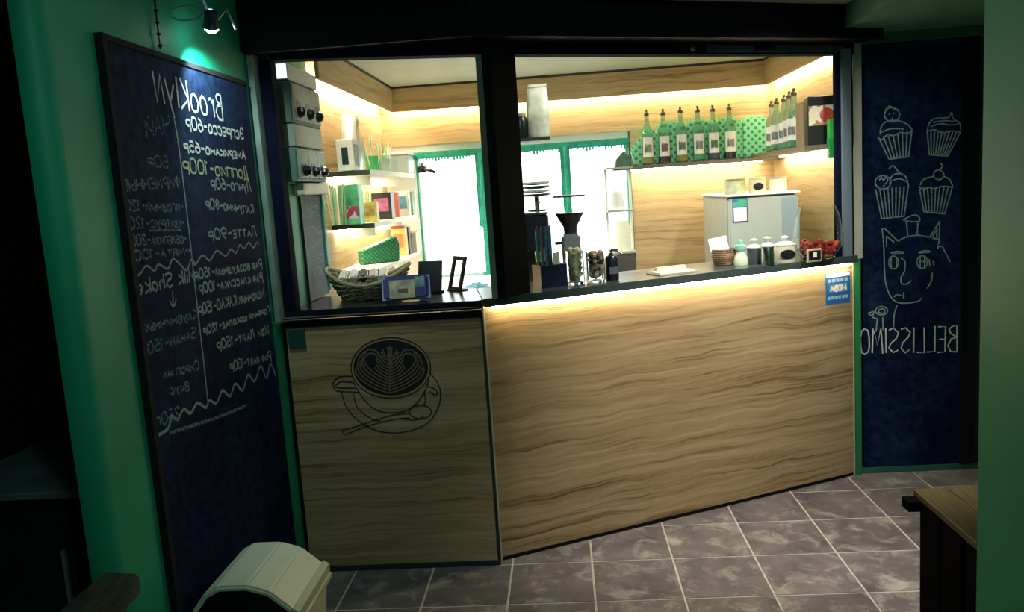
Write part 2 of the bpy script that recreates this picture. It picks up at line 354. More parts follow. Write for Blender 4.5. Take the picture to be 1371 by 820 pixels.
# valances with LED strips tucked behind them
vy = 5.38; vx = -1.045; vrx = 1.325
DKE = pm('dark_shadow_gap', (.03, .03, .02), .6)
def valance(name, box_, gap, led, mat):
    o = struct(B(*box_).build(name, mat)); B(*gap).build('top_edge', DKE, o); B(*led).build('led_strip', LEDW, o); return o
valance('trim_1', (vx-.018, vx, 3.72, vy, 2.092, 2.238), (vx-.02, vx+.003, 3.72, vy, 2.237, 2.252), (LX+.045, LX+.06, 3.78, 5.4, 2.115, 2.125), OAKY)
valance('trim_2', (vx-.018, vrx+.018, vy, vy+.018, 2.092, 2.238), (vx-.02, vrx+.02, vy-.003, vy+.02, 2.237, 2.252), (LX+.06, 1.36, WY-.06, WY-.045, 2.115, 2.125), OAKB)
valance('trim_3', (vrx, vrx+.018, 4.12, vy, 2.092, 2.238), (vrx-.003, vrx+.02, 4.12, vy, 2.237, 2.252), (1.355, 1.37, 4.14, 5.4, 2.115, 2.125), OAKY)

# ------------------------------------------------------------------ kiosk front: openings, shutter box, counters
SZ = 1.12                                            # worktop height
w1 = struct(B(-1.152, -1.083, 3.19, 3.26, SZ, 2.10).build('window_1', FRAME, bevel=.004))
MB().prism([(-1.083, 2.098), (-.25, 2.056), (-.25, 2.13), (-1.083, 2.13)], 3.19, 3.26, 'y').build('header', FRAME, w1)
B(-1.150, -1.128, 3.13, 3.185, SZ-.03, 2.12).build('shutter_rail', pm('grey_rail', (.19, .27, .25), .5, noise=.3), w1)
w2 = struct(bpy.data.objects.new('window_2', None)); C.objects.link(w2); w2.location = HINGE; w2.rotation_euler.z = ANG
B(.0, LEN+.02, -.005, .065, 2.068, 2.13).build('header', FRAME, w2)
B(1.10, 1.86, -.014, -.005, 2.075, 2.105).build('header_rail', pm('blue_grey_rail', (.10, .14, .19), .35, .3), w2)
js = [at_front(px, 210, -.02).x for px in (1121, 1128, 1140, 1144)]
B(js[0], js[1], -.012, .004, SZ, 2.09).build('jamb', FRAME, w2); B(js[1], js[2], -.022, -.006, SZ, 2.09).build('jamb', pm('blue_grey_jamb', (.26, .33, .40), .35, .3), w2); B(js[2], js[3], -.012, .06, SZ, 2.09).build('jamb', BLACK, w2)
q = at_front(928, 65, -.01); MB().lathe([(.013, 0), (.013, .006), (.006, .010)], 16).build('lock', ALU, w2, loc=(q.x, -.006, q.z)).rotation_euler.x = R(90)
a_, b_ = at_front(1012, 66, -.02), at_front(1036, 60, -.02); B(a_.x, b_.x, -.03, -.006, a_.z-.008, b_.z+.012).build('latch', BLACK, w2, bevel=.004)
# corner post between the two openings
ex1_ = at_y(655, 230, 3.2).x
cp = struct(MB().prism([(ex1_, 3.20), (-.235, 3.22), (-.145, 3.328), (-.16, 3.40), (ex1_, 3.31)], SZ, 2.12, 'z').build('trim_4', BLACK))
ex0, ex1 = at_y(647, 230, 3.2).x, at_y(655, 230, 3.2).x
B(ex0, ex1, 3.197, 3.30, SZ, 2.06).build('post_edge', pm('olive_metal', (.17, .24, .19), .45), cp)
# beige strip right of the slanted front and its green continuation below
x0, x1 = at_y(1142, 200, 4.07).x, at_y(1153, 200, 4.07).x
struct(B(x0, x1, 4.06, 4.10, SZ-.02, 2.13).build('trim_5', BEIGE))
x0, x1 = at_y(1144, 500, 4.07).x, at_y(1151, 500, 4.07).x
struct(B(x0, x1+.004, 4.06, 4.10, 0, SZ-.02).build('trim_6', pm('bright_green_trim', (.015, .17, .055), .5)))
# black roller shutter housing that follows the bend of the front
def off_line(d): return HINGE - NV*d
sb = thing('roller_shutter_box', 'long black roller shutter housing above both serving openings', 'shutter', (0, 0, 2.115))
k1 = HINGE-NV*.16; kb = HINGE+NV*.04; ke = k1+DV*(LEN+.03); keb = kb+DV*(LEN+.03)
yk = 3.242-.16; t = (yk-k1.y)/DV.y; kx = k1.x+DV.x*t
poly = [(LX+.004, yk), (kx, yk), (ke.x, ke.y), (keb.x, keb.y), (kb.x, kb.y), (LX+.004, 3.27)]
MB().prism(poly, 0, .118, 'z').build('housing', BLACK, sb)
MB().prism(poly, .12, .445, 'z').build('housing', matte(pm('black_shutter_case', (.003, .0035, .009), .8, noise=.2), .15), sb)
MB().prism([(LX+.01, yk-.004), (kx, yk-.004), (ke.x, ke.y-.004), (ke.x, ke.y+.01), (kx, yk+.01), (LX+.01, yk+.01)], -.008, .012, 'z').build('bottom_rail', BLACK, sb)

lc = thing('counter_front', 'narrow left counter front of dark-lit oak laminate with a coffee cup print', 'counter', (0, 3.21, 0))
B(-1.14, -.335, 0, .03, .02, 1.062).build('front_panel', OAK, lc, bevel=.001)
B(-1.152, -1.14, -.006, .03, 0, 1.07).build('edge_strip', BLACK, lc); B(-.343, -.333, -.002, .03, 0, 1.07).build('edge_strip', pm('dark_edge_strip', (.012, .03, .022), .6), lc)
B(-1.14, -.335, -.004, .02, 0, .022).build('plinth', pm('dark_plinth', (.02, .03, .045), .5), lc)
B(-1.135, -.335, -.012, .02, 1.05, 1.075).build('batten', BLACK, lc)
B(-1.13, -1.06, -.012, 0, .965, 1.045).build('bracket', pm('dark_green_bracket', (.01, .06, .05), .5), lc, bevel=.002)
rc = thing('counter_front', 'wide slanted counter front of lit oak laminate right of the bend', 'counter', HINGE, ANG)
B(.004, LEN-.006, 0, .02, .018, 1.082).build('front_panel', OAK, rc, bevel=.001)
B(-.002, .004, -.003, .02, .004, 1.082).build('edge_strip', BEIGE, rc); B(LEN-.006, LEN, -.003, .02, .004, 1.082).build('edge_strip', BEIGE, rc)
B(.0, LEN, .004, .02, 0, .018).build('plinth', BLACK, rc)
B(.03, LEN-.03, -.024, -.014, 1.078, 1.084).build('led_strip', LEDC, rc)
wt = thing('worktop', 'black left worktop carrying the wicker basket', 'worktop', (0, 0, 1.075))
MB().prism([(-1.15, 3.178), (-.346, 3.178), (-.332, 3.195), (-.40, 3.62), (-1.15, 3.62)], .01, .045, 'z').build('slab', WORKTOPB, wt)
B(-1.145, -.345, 3.176, 3.178, .017, .020).build('edge_line', pm('pale_edge', (.25, .22, .22), .4), wt)
wr = thing('worktop', 'grey-green right worktop above the glowing light strip', 'worktop', (0, 0, 1.085))
P = [HINGE-NV*.03-DV*.005, HINGE-NV*.03+DV*(LEN+.0), HINGE+NV*.10+DV*(LEN-.02), Vector((1.39, 4.28, 0)), HINGE+NV*.36+DV*1.6, HINGE+NV*.36, Vector((-.395, 3.62, 0)), Vector((-.328, 3.196, 0))]
MB().prism([(p.x, p.y) for p in P], 0, .035, 'z').build('slab', WORKTOP, wr)

# ------------------------------------------------------------------ stroke lettering
G = {'А': '0,0 3,10 6,0;1,4 5,4', 'Б': '5,10 0,10 0,0 4,0 6,2 6,4 4,6 0,6', 'В': '0,0 0,10 4,10 5,9 5,7 4,6 0,6;4,6 6,4 6,2 4,0 0,0', 'Г': '0,0 0,10 5,10',
 'Д': '0,-2 0,0 6,0 6,-2;1,0 2,6 3,10 5,10 5,0', 'Е': '5,10 0,10 0,0 5,0;0,5 4,5', 'З': '0,9 2,10 5,9 5,7 3,5.5 5,4 5,1 3,0 0,1', 'И': '0,10 0,0 6,10 6,0',
 'Й': '0,9 0,0 6,9 6,0;2,11 3,10.3 4,11', 'К': '0,0 0,10;5,10 0,5 6,0', 'Л': '0,0 1,1 3,10 6,10 6,0', 'М': '0,0 1,10 3.5,3 6,10 7,0', 'Н': '0,0 0,10;6,0 6,10;0,5 6,5',
 'О': '3,10 1,9 0,6 0,3 1,.5 3,0 5,.5 6,3 6,6 5,9 3,10', 'П': '0,0 0,10 6,10 6,0', 'Р': '0,-3 0,10 4,10 6,8 6,6 4,4 0,4', 'С': '6,8 5,9.5 3,10 1,9 0,6 0,3 1,.7 3,0 5,.5 6,2', 'Т': '0,10 6,10;3,10 3,0',
 'У': '0,10 3,4;6,10 2,-2 0,-3', 'Ф': '3,-2 3,11;3,9 1,9 0,7 0,5 1,3 3,3 5,3 6,5 6,7 5,9 3,9', 'Х': '0,10 6,0;0,0 6,10', 'Ц': '0,10 0,0 6,0 6,10;6,0 7,0 7,-2', 'Ч': '0,10 0,6 2,5 6,5;6,10 6,0',
 'Ш': '0,10 0,0 8,0 8,10;4,0 4,10', 'Э': '0,8 2,10 4,9.5 6,6 6,4 4,.5 2,0 0,2;2,5 6,5', 'Ы': '0,10 0,0 3,0 4,2 3,5 0,5;6.5,10 6.5,0', 'Ь': '0,10 0,0 4,0 5,2 4,5 0,5', 'Я': '6,0 6,10 2,10 0,8 0,6 2,5 6,5;3,5 0,0',
 '0': '3,10 1,9 0,6 0,3 1,.5 3,0 5,.5 6,3 6,6 5,9 3,10', '1': '1,8 3,10 3,0', '2': '0,8 2,10 5,9 5,7 0,0 6,0', '3': '0,9 3,10 5,9 5,7 3,5.5 5,4 5,1 3,0 0,1', '5': '5,10 1,10 0,5.5 3,6 5.5,4 5,1 3,0 0,1',
 '6': '5,10 2,8 0,4 0,2 2,0 4,0 6,2 6,4 4,5.5 1,5', '8': '3,5.5 0,7.5 3,10 6,7.5 3,5.5 0,3 3,0 6,3 3,5.5', '9': '1,0 4,2 6,6 6,8 4,10 2,10 0,8 0,6 2,4.5 5,5', '-': '0,4.5 4,4.5', '+': '0,4 5,4;2.5,1.5 2.5,6.5',
 'B': '0,0 0,10 3,10 5,9 4,7 0,5.5;0,5.5 4,5 6,2.5 4,0 0,0', 'r': '0,0 0,7 ;0,5 2,7 4,6.5', 'o': '3,7 1,6 0,3.5 1,.7 3,0 5,.7 6,3.5 5,6 3,7', 'K': '0,0 0,11;5,11 0,4 6,0', 'l': '0,0 0,11', 'y': '0,8 3,2;6,9 2,-4', 'N': '0,0 1,10 5,0 6,10',
 'M': '0,0 1,10 3.5,3 6,10 7,0', 'i': '0,0 0,6;0,8 0,9', 'k': '0,0 0,10;4,7 0,3 5,0', 'S': '6,9 3,10 0,8 1,6 5,4 6,2 3,0 0,1', 'h': '0,0 0,10;0,4 2,6 4,5 4,0', 'a': '5,6 2,6 0,3 2,0 5,2;5,6 5,0', 'e': '0,3 5,3 4,6 2,6 0,4 1,.5 5,.5',
 'E': '5,10 0,10 0,0 5,0;0,5 4,5', 'L': '0,10 0,0 5,0', 'I': '0,0 0,10', 'O': '3,10 1,9 0,6 0,3 1,.5 3,0 5,.5 6,3 6,6 5,9 3,10', 'A': '0,0 3,10 6,0;1,4 5,4'}
def strokes(text):
    out = []; x = 0.; wi = 0
    for ch in text:
        if ch == ' ': x += 4; wi += 1; continue
        low = ch not in G and ch.upper() in G
        g = G.get(ch) or G.get(ch.upper())
        if not g: x += 4; continue
        k = .68 if low else 1.; mx = 0
        for st in g.split(';'):
            pl = [tuple(map(float, p.split(','))) for p in st.split()]
            pl = [(px*(.85 if low else 1)+random.uniform(-.25, .25), py*k+random.uniform(-.25, .25)) for px, py in pl]
            mx = max(mx, max(p[0] for p in pl)); out.append(([(x+a, b) for a, b in pl], wi))
        x += max(mx, .6) + 1.8
    return out, x-1.8
def dense(pl, smooth=True):                          # Catmull-Rom
    if len(pl) < 3 or not smooth: return pl
    r = []
    for i in range(len(pl)-1):
        p0, p1, p2, p3 = pl[max(i-1, 0)], pl[i], pl[i+1], pl[min(i+2, len(pl)-1)]
        for k in range(4):
            t = k/4; r.append(tuple(.5*((2*b)+(c-a)*t+(2*a-5*b+4*c-d)*t*t+(3*b-a-3*c+d)*t**3) for a, b, c, d in zip(p0, p1, p2, p3)))
    r.append(pl[-1]); return r
def write(text, p0, p1, h, nrm, wd, mat, parent, name='chalk_lettering'):
    p0, p1 = Vector(p0), Vector(p1); st, L = strokes(text); mb = MB(); ax = (p1-p0)/L; up_ = Vector((0, 0, h/10)); words = {}
    for pl, k in st: words.setdefault(k, MB()).ribbon([p0+ax*a+up_*b for a, b in pl], nrm, wd)
    for k, mb in words.items(): mb.build(name, mat, parent)

# ------------------------------------------------------------------ left chalkboard
BX = LX+.016
by0 = at_x(180, 400, BX).y; by1 = at_x(350, 300, BX).y; bz1 = at_x(228, 75, BX).z
lb = thing('chalkboard', 'tall navy menu chalkboard with coffee prices on the green left wall', 'chalkboard', (0, 0, 0))
B(LX, BX, by0+.02, by1, .06, bz1-.015).build('board', BOARD, lb)
MB().box(LX, BX+.006, by0, by0+.022, .05, bz1).box(LX, BX+.004, by0+.022, by1, bz1-.016, bz1).build('frame', pm('matte_black', (.004, .005, .008), .95), lb)
NX = (1, 0, 0); SX = BX+.0015
def bp(x, y): return at_x(x, y, SX)
def wl_(text, r, l, hpx, mat=CHALK, wd=.005):
    a, b = bp(*r), bp(*l); mx_, my_ = (r[0]+l[0])/2, (r[1]+l[1])/2
    h = bp(mx_, my_-hpx).z-bp(mx_, my_).z; write(text, a, b, h, NX, wd, mat, lb)
wl_('BrooKlyN', (299, 161), (209, 136), 36, CHALK, .009)
for tx, r_, l_, h_, mt in (('Эспрессо-60р', (327, 187), (250, 172), 16, CHALK), ('Американо-65р', (329, 213.5), (247, 202), 13, CHALK), ('Доппио-100р', (333, 240), (246, 230), 18, CHALKG),
    ('Лунго-60р', (337, 257), (283, 252), 14, CHALKR), ('Капучино-80р', (340, 286), (276, 279), 13, CHALKR), ('Латте-90р', (344, 316), (280, 321), 14, CHALKR),
    ('Раф воздушный-150р', (351, 358), (261, 374), 12, CHALKR), ('Раф классика-100р', (352, 376), (267, 393), 13, CHALKR), ('Молочный КАКАО-150р', (354, 398), (267, 422), 14, CHALKR),
    ('Горячий шоколад-120р', (361, 419), (273, 448), 10, CHALKR), ('Изи Лайт-150р', (360, 447), (291, 469), 13, CHALKR), ('Раф лайт-130р', (363, 482), (309, 497), 13, CHALKR),
    ('ЧАЙ', (228, 178), (197, 184), 24, CHALKD), ('50р', (226, 225), (198, 222), 15, CHALKD), ('ФИРМЕННЫЕ', (241, 250), (165, 256), 14, CHALKD), ('-ягодный-120', (246, 283), (169, 282), 14, CHALKD),
    ('-цитрус-120', (247, 304), (174, 306), 14, CHALKD), ('-облепиха-200', (250, 325), (177, 329), 14, CHALKD), ('+мята-100', (255, 340), (181, 349), 13, CHALKD),
    ('Milk Shake', (262, 376), (184, 396), 20, CHALKR), ('Клубничный', (265, 426), (191, 446), 14, CHALKD), ('Банан-150', (263, 452), (199, 474), 15, CHALKD), ('Сироп на', (267, 494), (219, 508), 13, CHALKD),
    ('Вкус', (253, 523), (229, 528), 12, CHALKD), ('250г', (242, 560), (210, 572), 17, CHALKD)):
    wl_(tx, r_, l_, h_, mt, .0078 if mt is not CHALKD else .007)
def board_line(pts, mat, wd, smooth=True, name='chalk_line'): MB().ribbon([bp(*p) for p in dense(pts, smooth)], NX, wd).build(name, mat, lb)
wave = [(347, 327), (344, 325), (339, 332), (333, 325), (327, 333), (321, 328), (316, 339), (309, 334), (302, 343), (290, 336), (281, 349), (271, 342), (262, 354), (257, 352)]
board_line(wave, CHALKR, .006)
board_line([(262, 354), (256, 348), (250, 362), (240, 353), (231, 347), (225, 360), (212, 354), (207, 363), (196, 356), (190, 364), (182, 372)], CHALKR, .006)
z2 = [(369, 503), (362, 488), (357, 507), (349, 490), (341, 511), (332, 502), (325, 523), (315, 514), (308, 531), (298, 523), (290, 540), (280, 536), (276, 546), (264, 540), (255, 554), (246, 548), (238, 562), (230, 558), (225, 574), (214, 582), (211, 584)]
board_line(z2, CHALKR, .0095)
board_line([(232, 153), (240, 200), (252, 300), (263, 400), (271, 470), (279, 543)], CHALKR, .007)
board_line([(231, 390), (232, 410)], CHALKR, .006); board_line([(227, 402), (232, 411), (236, 401)], CHALKR, .006)
board_line([(243, 308), (200, 309)], CHALKD, .005)
board_line([(228, 580), (262, 569), (300, 556), (330, 543)], CHALKD, .010)

# ------------------------------------------------------------------ right chalkboard
RY = 4.085
x0, x1 = at_y(1155, 350, RY).x, at_y(1286, 350, RY).x; x2 = at_y(1307, 350, RY).x
rz0, rz1 = .03, at_y(1230, 54, RY).z
rb = thing('chalkboard', 'tall navy chalkboard with cupcake and cat chalk drawings right of the counter', 'chalkboard', (0, 0, 0))
B(x0, x1, RY, RY+.024, rz0, rz1).build('board', BOARD, rb); B(x1, x2, RY-.012, RY+.024, rz0, rz1).build('side_rail', BLACK, rb)
struct(B(x0-.01, 2.9, RY-.005, RY+.026, 0, rz0).build('baseboard_back', pm('dark_teal_skirting', (.03, .14, .11), .6, noise=.3)))
struct(B(x0-.01, 2.9, RY-.03, RY+.026, rz1, 2.155).build('trim_7', pm('green_cornice', (.02, .14, .08), .6)))
NY = (0, -1, 0)
def rp_(x, y): return at_y(x, y, RY-.002)
def ca(p): return (1130+p[0]/2.485, p[1]/2.485)
def cb(p): return (1130+p[0]/3.725, 280+p[1]/3.725)
def ell(c, rx, ry, n=16, a0=0, a1=360): return [(c[0]+rx*math.cos(R(a0+(a1-a0)*k/n)), c[1]+ry*math.sin(R(a0+(a1-a0)*k/n))) for k in range(n+1)]
def drawing(lines, conv, wd=.006, mat=None):
    mb = MB()
    for pl in lines: mb.ribbon([rp_(*conv(p)) for p in dense(pl)], NY, wd)
    mb.build('chalk_drawing', mat or CHALKR, rb)
def pleats(tl, tr, bl, br, n): return [[(tl[0]+(tr[0]-tl[0])*k/n, tl[1]+(tr[1]-tl[1])*k/n), (bl[0]+(br[0]-bl[0])*k/n, bl[1]+(br[1]-bl[1])*k/n)] for k in range(1, n)]
def seg(*pts): return [[a, b] for a, b in zip(pts[:-1], pts[1:])]
drawing(seg((115, 458), (150, 530), (215, 522), (226, 432)) + pleats((115, 458), (226, 432), (150, 530), (215, 522), 7) + [[(112, 458), (125, 465), (145, 448), (165, 452), (190, 440), (210, 445), (230, 432)], [(120, 448), (125, 420), (145, 403), (180, 402), (212, 415), (226, 432)], [(125, 440), (160, 428), (200, 430)], ell((160, 382), 25, 24), [(137, 368), (150, 353), (165, 362), (180, 368)], [(150, 378), (152, 382)], [(165, 376), (166, 380)], [(160, 392), (162, 396)]], ca)
drawing(seg((277, 437), (284, 515), (345, 520), (387, 440)) + pleats((277, 437), (387, 440), (284, 515), (345, 520), 9) + [[(277, 437), (300, 432), (330, 442), (360, 436), (388, 440)], [(277, 435), (284, 410), (302, 395), (338, 392), (352, 388), (358, 374), (364, 396), (385, 410), (388, 432)], [(288, 422), (320, 412), (350, 416), (382, 414)], [(296, 408), (330, 402), (366, 404)]], ca)
drawing(seg((105, 630), (125, 728), (200, 720), (214, 620)) + pleats((105, 630), (214, 620), (125, 728), (200, 720), 8) + [ell((130, 607), 26, 22), [(118, 600), (124, 590), (131, 600), (139, 590), (145, 602), (130, 622)], [(152, 612), (160, 585), (182, 578), (205, 588), (215, 620)], [(150, 562), (163, 552), (180, 570), (196, 584)], [(160, 602), (185, 595), (210, 606)]], ca)
drawing(seg((250, 622), (266, 705), (335, 712), (360, 624)) + pleats((250, 622), (360, 624), (266, 705), (335, 712), 8) + [[(250, 620), (262, 632), (280, 624), (300, 628), (330, 620), (362, 624)], [(254, 616), (264, 598), (298, 587)], [(332, 587), (352, 598), (362, 622)], ell((315, 582), 17, 16), [(318, 565), (328, 553), (320, 543)]], ca)
drawing([[(190, 100), (198, 180), (204, 340), (224, 420), (258, 462), (310, 470), (368, 461), (386, 445)]] + seg((188, 100), (202, 97), (270, 160)) + seg((212, 190), (212, 135), (250, 165)) + [[(270, 160), (310, 140), (370, 131), (427, 142)]] + seg((427, 142), (478, 60), (475, 150), (440, 146)) + seg((440, 140), (464, 98), (462, 145)) + seg((475, 150), (468, 198))
  + [[(440, 318), (436, 360), (414, 396)]] + seg((470, 188), (490, 186), (530, 265)) + seg((318, 132), (312, 66)) + seg((365, 130), (368, 68)) + [[(295, 55), (330, 36), (360, 30), (378, 48), (370, 62), (325, 62), (295, 55)]] + [[(232, 217), (268, 212), (302, 217)], [(370, 217), (400, 208), (430, 210)], [(236, 221), (300, 220)], [(374, 220), (428, 214)]]
  + [ell((247, 267), 24, 32), [(235, 240), (235, 294)], [(262, 242), (262, 292)], ell((390, 265), 26, 32), [(380, 238), (380, 292)], [(402, 240), (402, 290)], [(372, 262), (412, 262)], [(425, 250), (428, 285)], [(445, 258), (448, 280)]]
  + [[(284, 246), (304, 262), (302, 310), (285, 340), (287, 370), (312, 375), (335, 356)], [(250, 440), (262, 428), (290, 432)], [(298, 415), (298, 446)], [(265, 480), (250, 530), (247, 600)], ell((187, 508), 30, 21), ell((188, 510), 16, 11)] + seg((120, 520), (150, 511), (143, 535), (120, 522)) + seg((140, 541), (166, 546), (160, 612)) + seg((193, 540), (195, 606)), cb, .006)
a, b = rp_(1281, 471), rp_(1152, 474); write('BELLISSIMO', a, b, rp_(1220, 440).z-rp_(1220, 474).z, NY, .007, CHALK, rb)

# ------------------------------------------------------------------ cup print on the left counter front
INK = pm('black_print', (.012, .012, .014), .5); INKL = pm('print_wood_tone', (.20, .15, .10), .5)
FYL = 3.209
def cc(p): q = at_y(400+p[0]/4.1, 420+p[1]/4.1, FYL); return q
def ink(lines, wd, mat, dy=0):
    mb = MB()
    for pl in lines: mb.ribbon([cc(p)-Vector((0, 3.21+dy, 0)) for p in dense(pl)], NY, wd)
    mb.build('cup_print', mat, lc)
e_ = ell((505, 298), 205, 152, 40)[:-1]; pts = [cc(p)-Vector((0, 3.21, 0)) for p in e_]
MB().add(pts, [tuple(range(len(pts)))]).build('cup_print', INK, lc)
art = []
for s in (-1, 1):
    for k in range(12):
        y0 = 436-k*17; r = 188-k*11
        art.append([(500+s*6, y0), (500+s*r*.45, y0-28), (500+s*r*.85, y0-75), (500+s*r, y0-125), (500+s*r*.86, y0-160-k*2)] if k < 5 else [(500+s*6, y0), (500+s*r*.4, y0-22), (500+s*r*.62, y0-55)])
    art += [[(500+s*60, 235), (500+s*75, 205), (500+s*120, 200), (500+s*165, 240), (500+s*180, 300)], [(500+s*70, 262), (500+s*78, 225), (500+s*118, 222), (500+s*150, 262)]]
art.append([(497, 200), (500, 300), (500, 440)])
ink(art, .0056, INKL, .0012)
q_ = [cc(p)-Vector((0, 3.2112, 0)) for p in [(482, 255), (488, 210), (482, 180), (492, 190), (500, 178), (508, 190), (516, 182), (512, 212), (522, 255), (500, 290)]]
MB().add(q_, [tuple(range(len(q_)))]).build('cup_print', INKL, lc)
ink([ell((505, 298), 218, 166, 40), [(300, 375), (330, 430), (390, 505), (450, 538), (520, 545), (590, 532), (650, 490), (695, 420), (715, 360)], [(296, 345), (235, 345), (195, 368), (190, 400), (215, 425), (300, 430), (330, 432)], [(300, 378), (240, 372), (212, 385), (205, 402), (235, 408), (310, 408)],
     [(235, 430), (262, 515), (330, 590), (420, 640), (530, 656), (640, 635), (720, 590), (768, 510), (778, 430), (755, 370), (722, 330)], [(300, 440), (325, 520), (400, 578), (450, 590)], [(560, 575), (640, 585), (690, 560)], [(690, 430), (695, 480), (685, 500)],
     [(240, 640), (244, 658), (268, 660), (370, 620), (480, 590), (560, 576), (610, 574)], [(240, 640), (300, 625), (400, 592), (500, 562), (605, 546)], ell((668, 540), 60, 37, 24), [(710, 400), (740, 410), (760, 430), (750, 450), (715, 425)]], .004, INK, .0012)

# blue sticker on the slanted counter
p0, p1 = at_front(1105, 367, 0), at_front(1138, 404, 0)
st = thing('sticker', 'blue network sticker with white lettering on the right counter end', 'sticker', HINGE+DV*p0.x+Vector((0, 0, p1.z)), ANG)
W_, H_ = p1.x-p0.x, p0.z-p1.z
BLUE = pm('sticker_blue', (.02, .14, .42), .4); SKY = pm('sticker_light', (.30, .50, .66), .4)
B(0, W_, -.0022, -.0008, 0, H_).build('sheet', BLUE, st)
B(.004, W_-.004, -.003, -.0022, H_*.86, H_-.004).build('header_band', PAPER, st)
B(W_*.12, W_*.88, -.003, -.0022, H_*.36, H_*.64).build('name_panel', pm('sticker_mid', (.09, .27, .48), .4), st)
write('АВЕМ'[::-1], (W_*.82, -.0035, H_*.42), (W_*.18, -.0035, H_*.42), H_*.16, NY, .010, PAPER, st, 'lettering')
for k, (zz, n) in enumerate(((.75, 5), (.20, 6))):
    mb = MB(); rnd = random.Random(k)
    for i in range(n): xx = W_*(.08+.86*i/n); mb.box(xx, xx+W_*.86/n*rnd.uniform(.6, .85), -.003, -.0022, H_*zz-.008, H_*zz+.008)
    o = mb.build('small_print', SKY, st); o['kind'] = 'stuff'

# ------------------------------------------------------------------ lamps on the left
def spot_head(name, label, loc, tgt, energy, color, size, cone, s=1.):
    t = thing(name, label, 'lamp', loc)
    d = (Vector(tgt)-Vector(loc)).normalized(); rot = d.to_track_quat('Z', 'Y').to_euler()
    h = MB().lathe([(.010*s, -.075*s), (.026*s, -.065*s), (.032*s, -.02*s), (.040*s, .0), (.036*s, .004*s), (.030*s, -.02*s)], 20, cap=False).build('shade', pm('lamp_metal', (.10, .12, .16), .3, .8), t, smooth=True); h.rotation_euler = rot
    b = MB().lathe([(.0, .026*s), (.018*s, .022*s), (.030*s, .010*s), (.034*s, .0), (.030*s, -.015*s)], 16, cap=False).build('bulb', BULB, t, smooth=True); b.rotation_euler = rot
    l = lamp(name+'_light', 'SPOT', Vector(loc)+d*.035, tgt, energy, color, .012, cone, .6); l.parent = t; l.location = d*.035
    return t
LP = at_x(283, 36, -1.05)
sp = spot_head('spotlight', 'small metal spotlight above the menu chalkboard', LP, LP+Vector((-.085, .17, -.33)), 13, (.75, 1, .93), .03, 120, .72)
MB().tube([(0, 0, .03), (-.02, -.01, .10), (-.06, -.02, .2), (-.06, -.02, 2.555-LP.z)], .007).build('stem', ALU, sp)
MB().lathe([(.04, -.01), (.045, .0)], 18, c=(-.06, -.02, 2.555-LP.z)).build('ceiling_plate', FRAME, sp)
MB().tube([(-.06+.05*math.cos(a), -.03, .04+.022*math.sin(a)) for a in [k*PI/8 for k in range(16)]], .003, 6, True).build('cable_loop', GREYD, sp)
MB().tube([(.02, .0, .02), (.05, .01, .05), (.07, .02, -.01)], .005, 6).build('bracket', ALU, sp)
P1 = at_x(208, 0, LX+.012); P2 = at_x(215, 66, LX+.012)
ch = thing('bead_chain', 'dark beaded chain hanging on the green wall above the menu board', 'chain', (LX+.012, P2.y, P2.z))
mb = MB().box(-.002, .002, -.002, .002, 0, 2.55-P2.z)
for k in range(16): mb.lathe([(0, -.007), (.006, -.003), (.007, 0), (.006, .003), (0, .007)], 8, c=(0, 0, k*.033+.01))
o = mb.build('beads', pm('dark_bronze', (.02, .03, .025), .4, .5), ch); o['kind'] = 'stuff'
sp2 = spot_head('spotlight', 'small clip spotlight shining on the grey cabinets inside the kiosk', at_y(404, 90, 3.75), at_x(386, 100, -1.09), 5, (.85, 1, .95), .02, 120, .7)
MB().tube([(0, 0, 0), (0, .02, .05), (0, .03, 2.25-sp2.location.z)], .006).build('stem', BLACK, sp2)

# ------------------------------------------------------------------ pillar with grey cabinets and little chalkboard (inside, left)
PX = -1.105
pil = struct(B(LX, PX, 3.30, 3.74, SZ, 2.25).build('wall_pillar', pm('pillar_green', (.07, .38, .20), .55, noise=.1)))
B(PX, PX+.02, 3.715, 3.74, SZ+.02, 2.08).build('edge_strip', TEAL, pil)
zt, zb = at_x(400, 110, -1.05).z, at_x(400, 166, -1.05).z
CABM = pm('grey_cabinet', (.28, .34, .28), .5, noise=.05); KNOB = pm('black_knob', (.008, .010, .012), .3)
def cab(z0, z1, label):
    t = thing('wall_cabinet', label, 'cabinet', (PX, 3.32, z0), group='grey cabinets on the pillar'); H = z1-z0
    B(0, .045, 0, .40, 0, H).build('body', pm('green_grey_case', (.10, .17, .14), .5), t, bevel=.003)
    for k in range(3):
        d = B(.045, .055, .01+k*.128, .01+k*.128+.122, .012, H-.008).build('door', CABM, t, bevel=.003)
        MB().lathe([(.0, -.024), (.018, -.016), (.025, 0), (.018, .016), (0, .024)], 14, c=(.062, .07+k*.128, .045)).build('knob', KNOB, d, smooth=True)
        B(.055, .0565, .04+k*.128, .10+k*.128, H*.42, H*.55).build('label_plate', pm('cabinet_plate', (.12, .18, .18), .5), d)
    return t
z_a0, z_a1, z_b0, z_b1 = at_x(393, 163, -1.05).z, at_x(388, 107, -1.05).z, at_x(397, 243, -1.05).z, at_x(395, 196, -1.05).z
cab(z_a0, z_a1, 'upper grey wall cabinet with three doors and black knobs, below the clip spotlight')
cab(z_b0, z_b1, 'lower grey wall cabinet with three doors and black knobs')
t = thing('cover_panel', 'blank grey cover panel between the two grey wall cabinets', 'panel', (PX, 3.32, z_b1+.004)); B(0, .048, .01, .39, 0, z_a0-z_b1-.008).build('plate', CABM, t, bevel=.003)
t = thing('glow_box', 'small white box with an added glowing end plate above the upper grey wall cabinet', 'light', (PX, 3.32, z_a1+.006)); zz = 2.10-z_a1
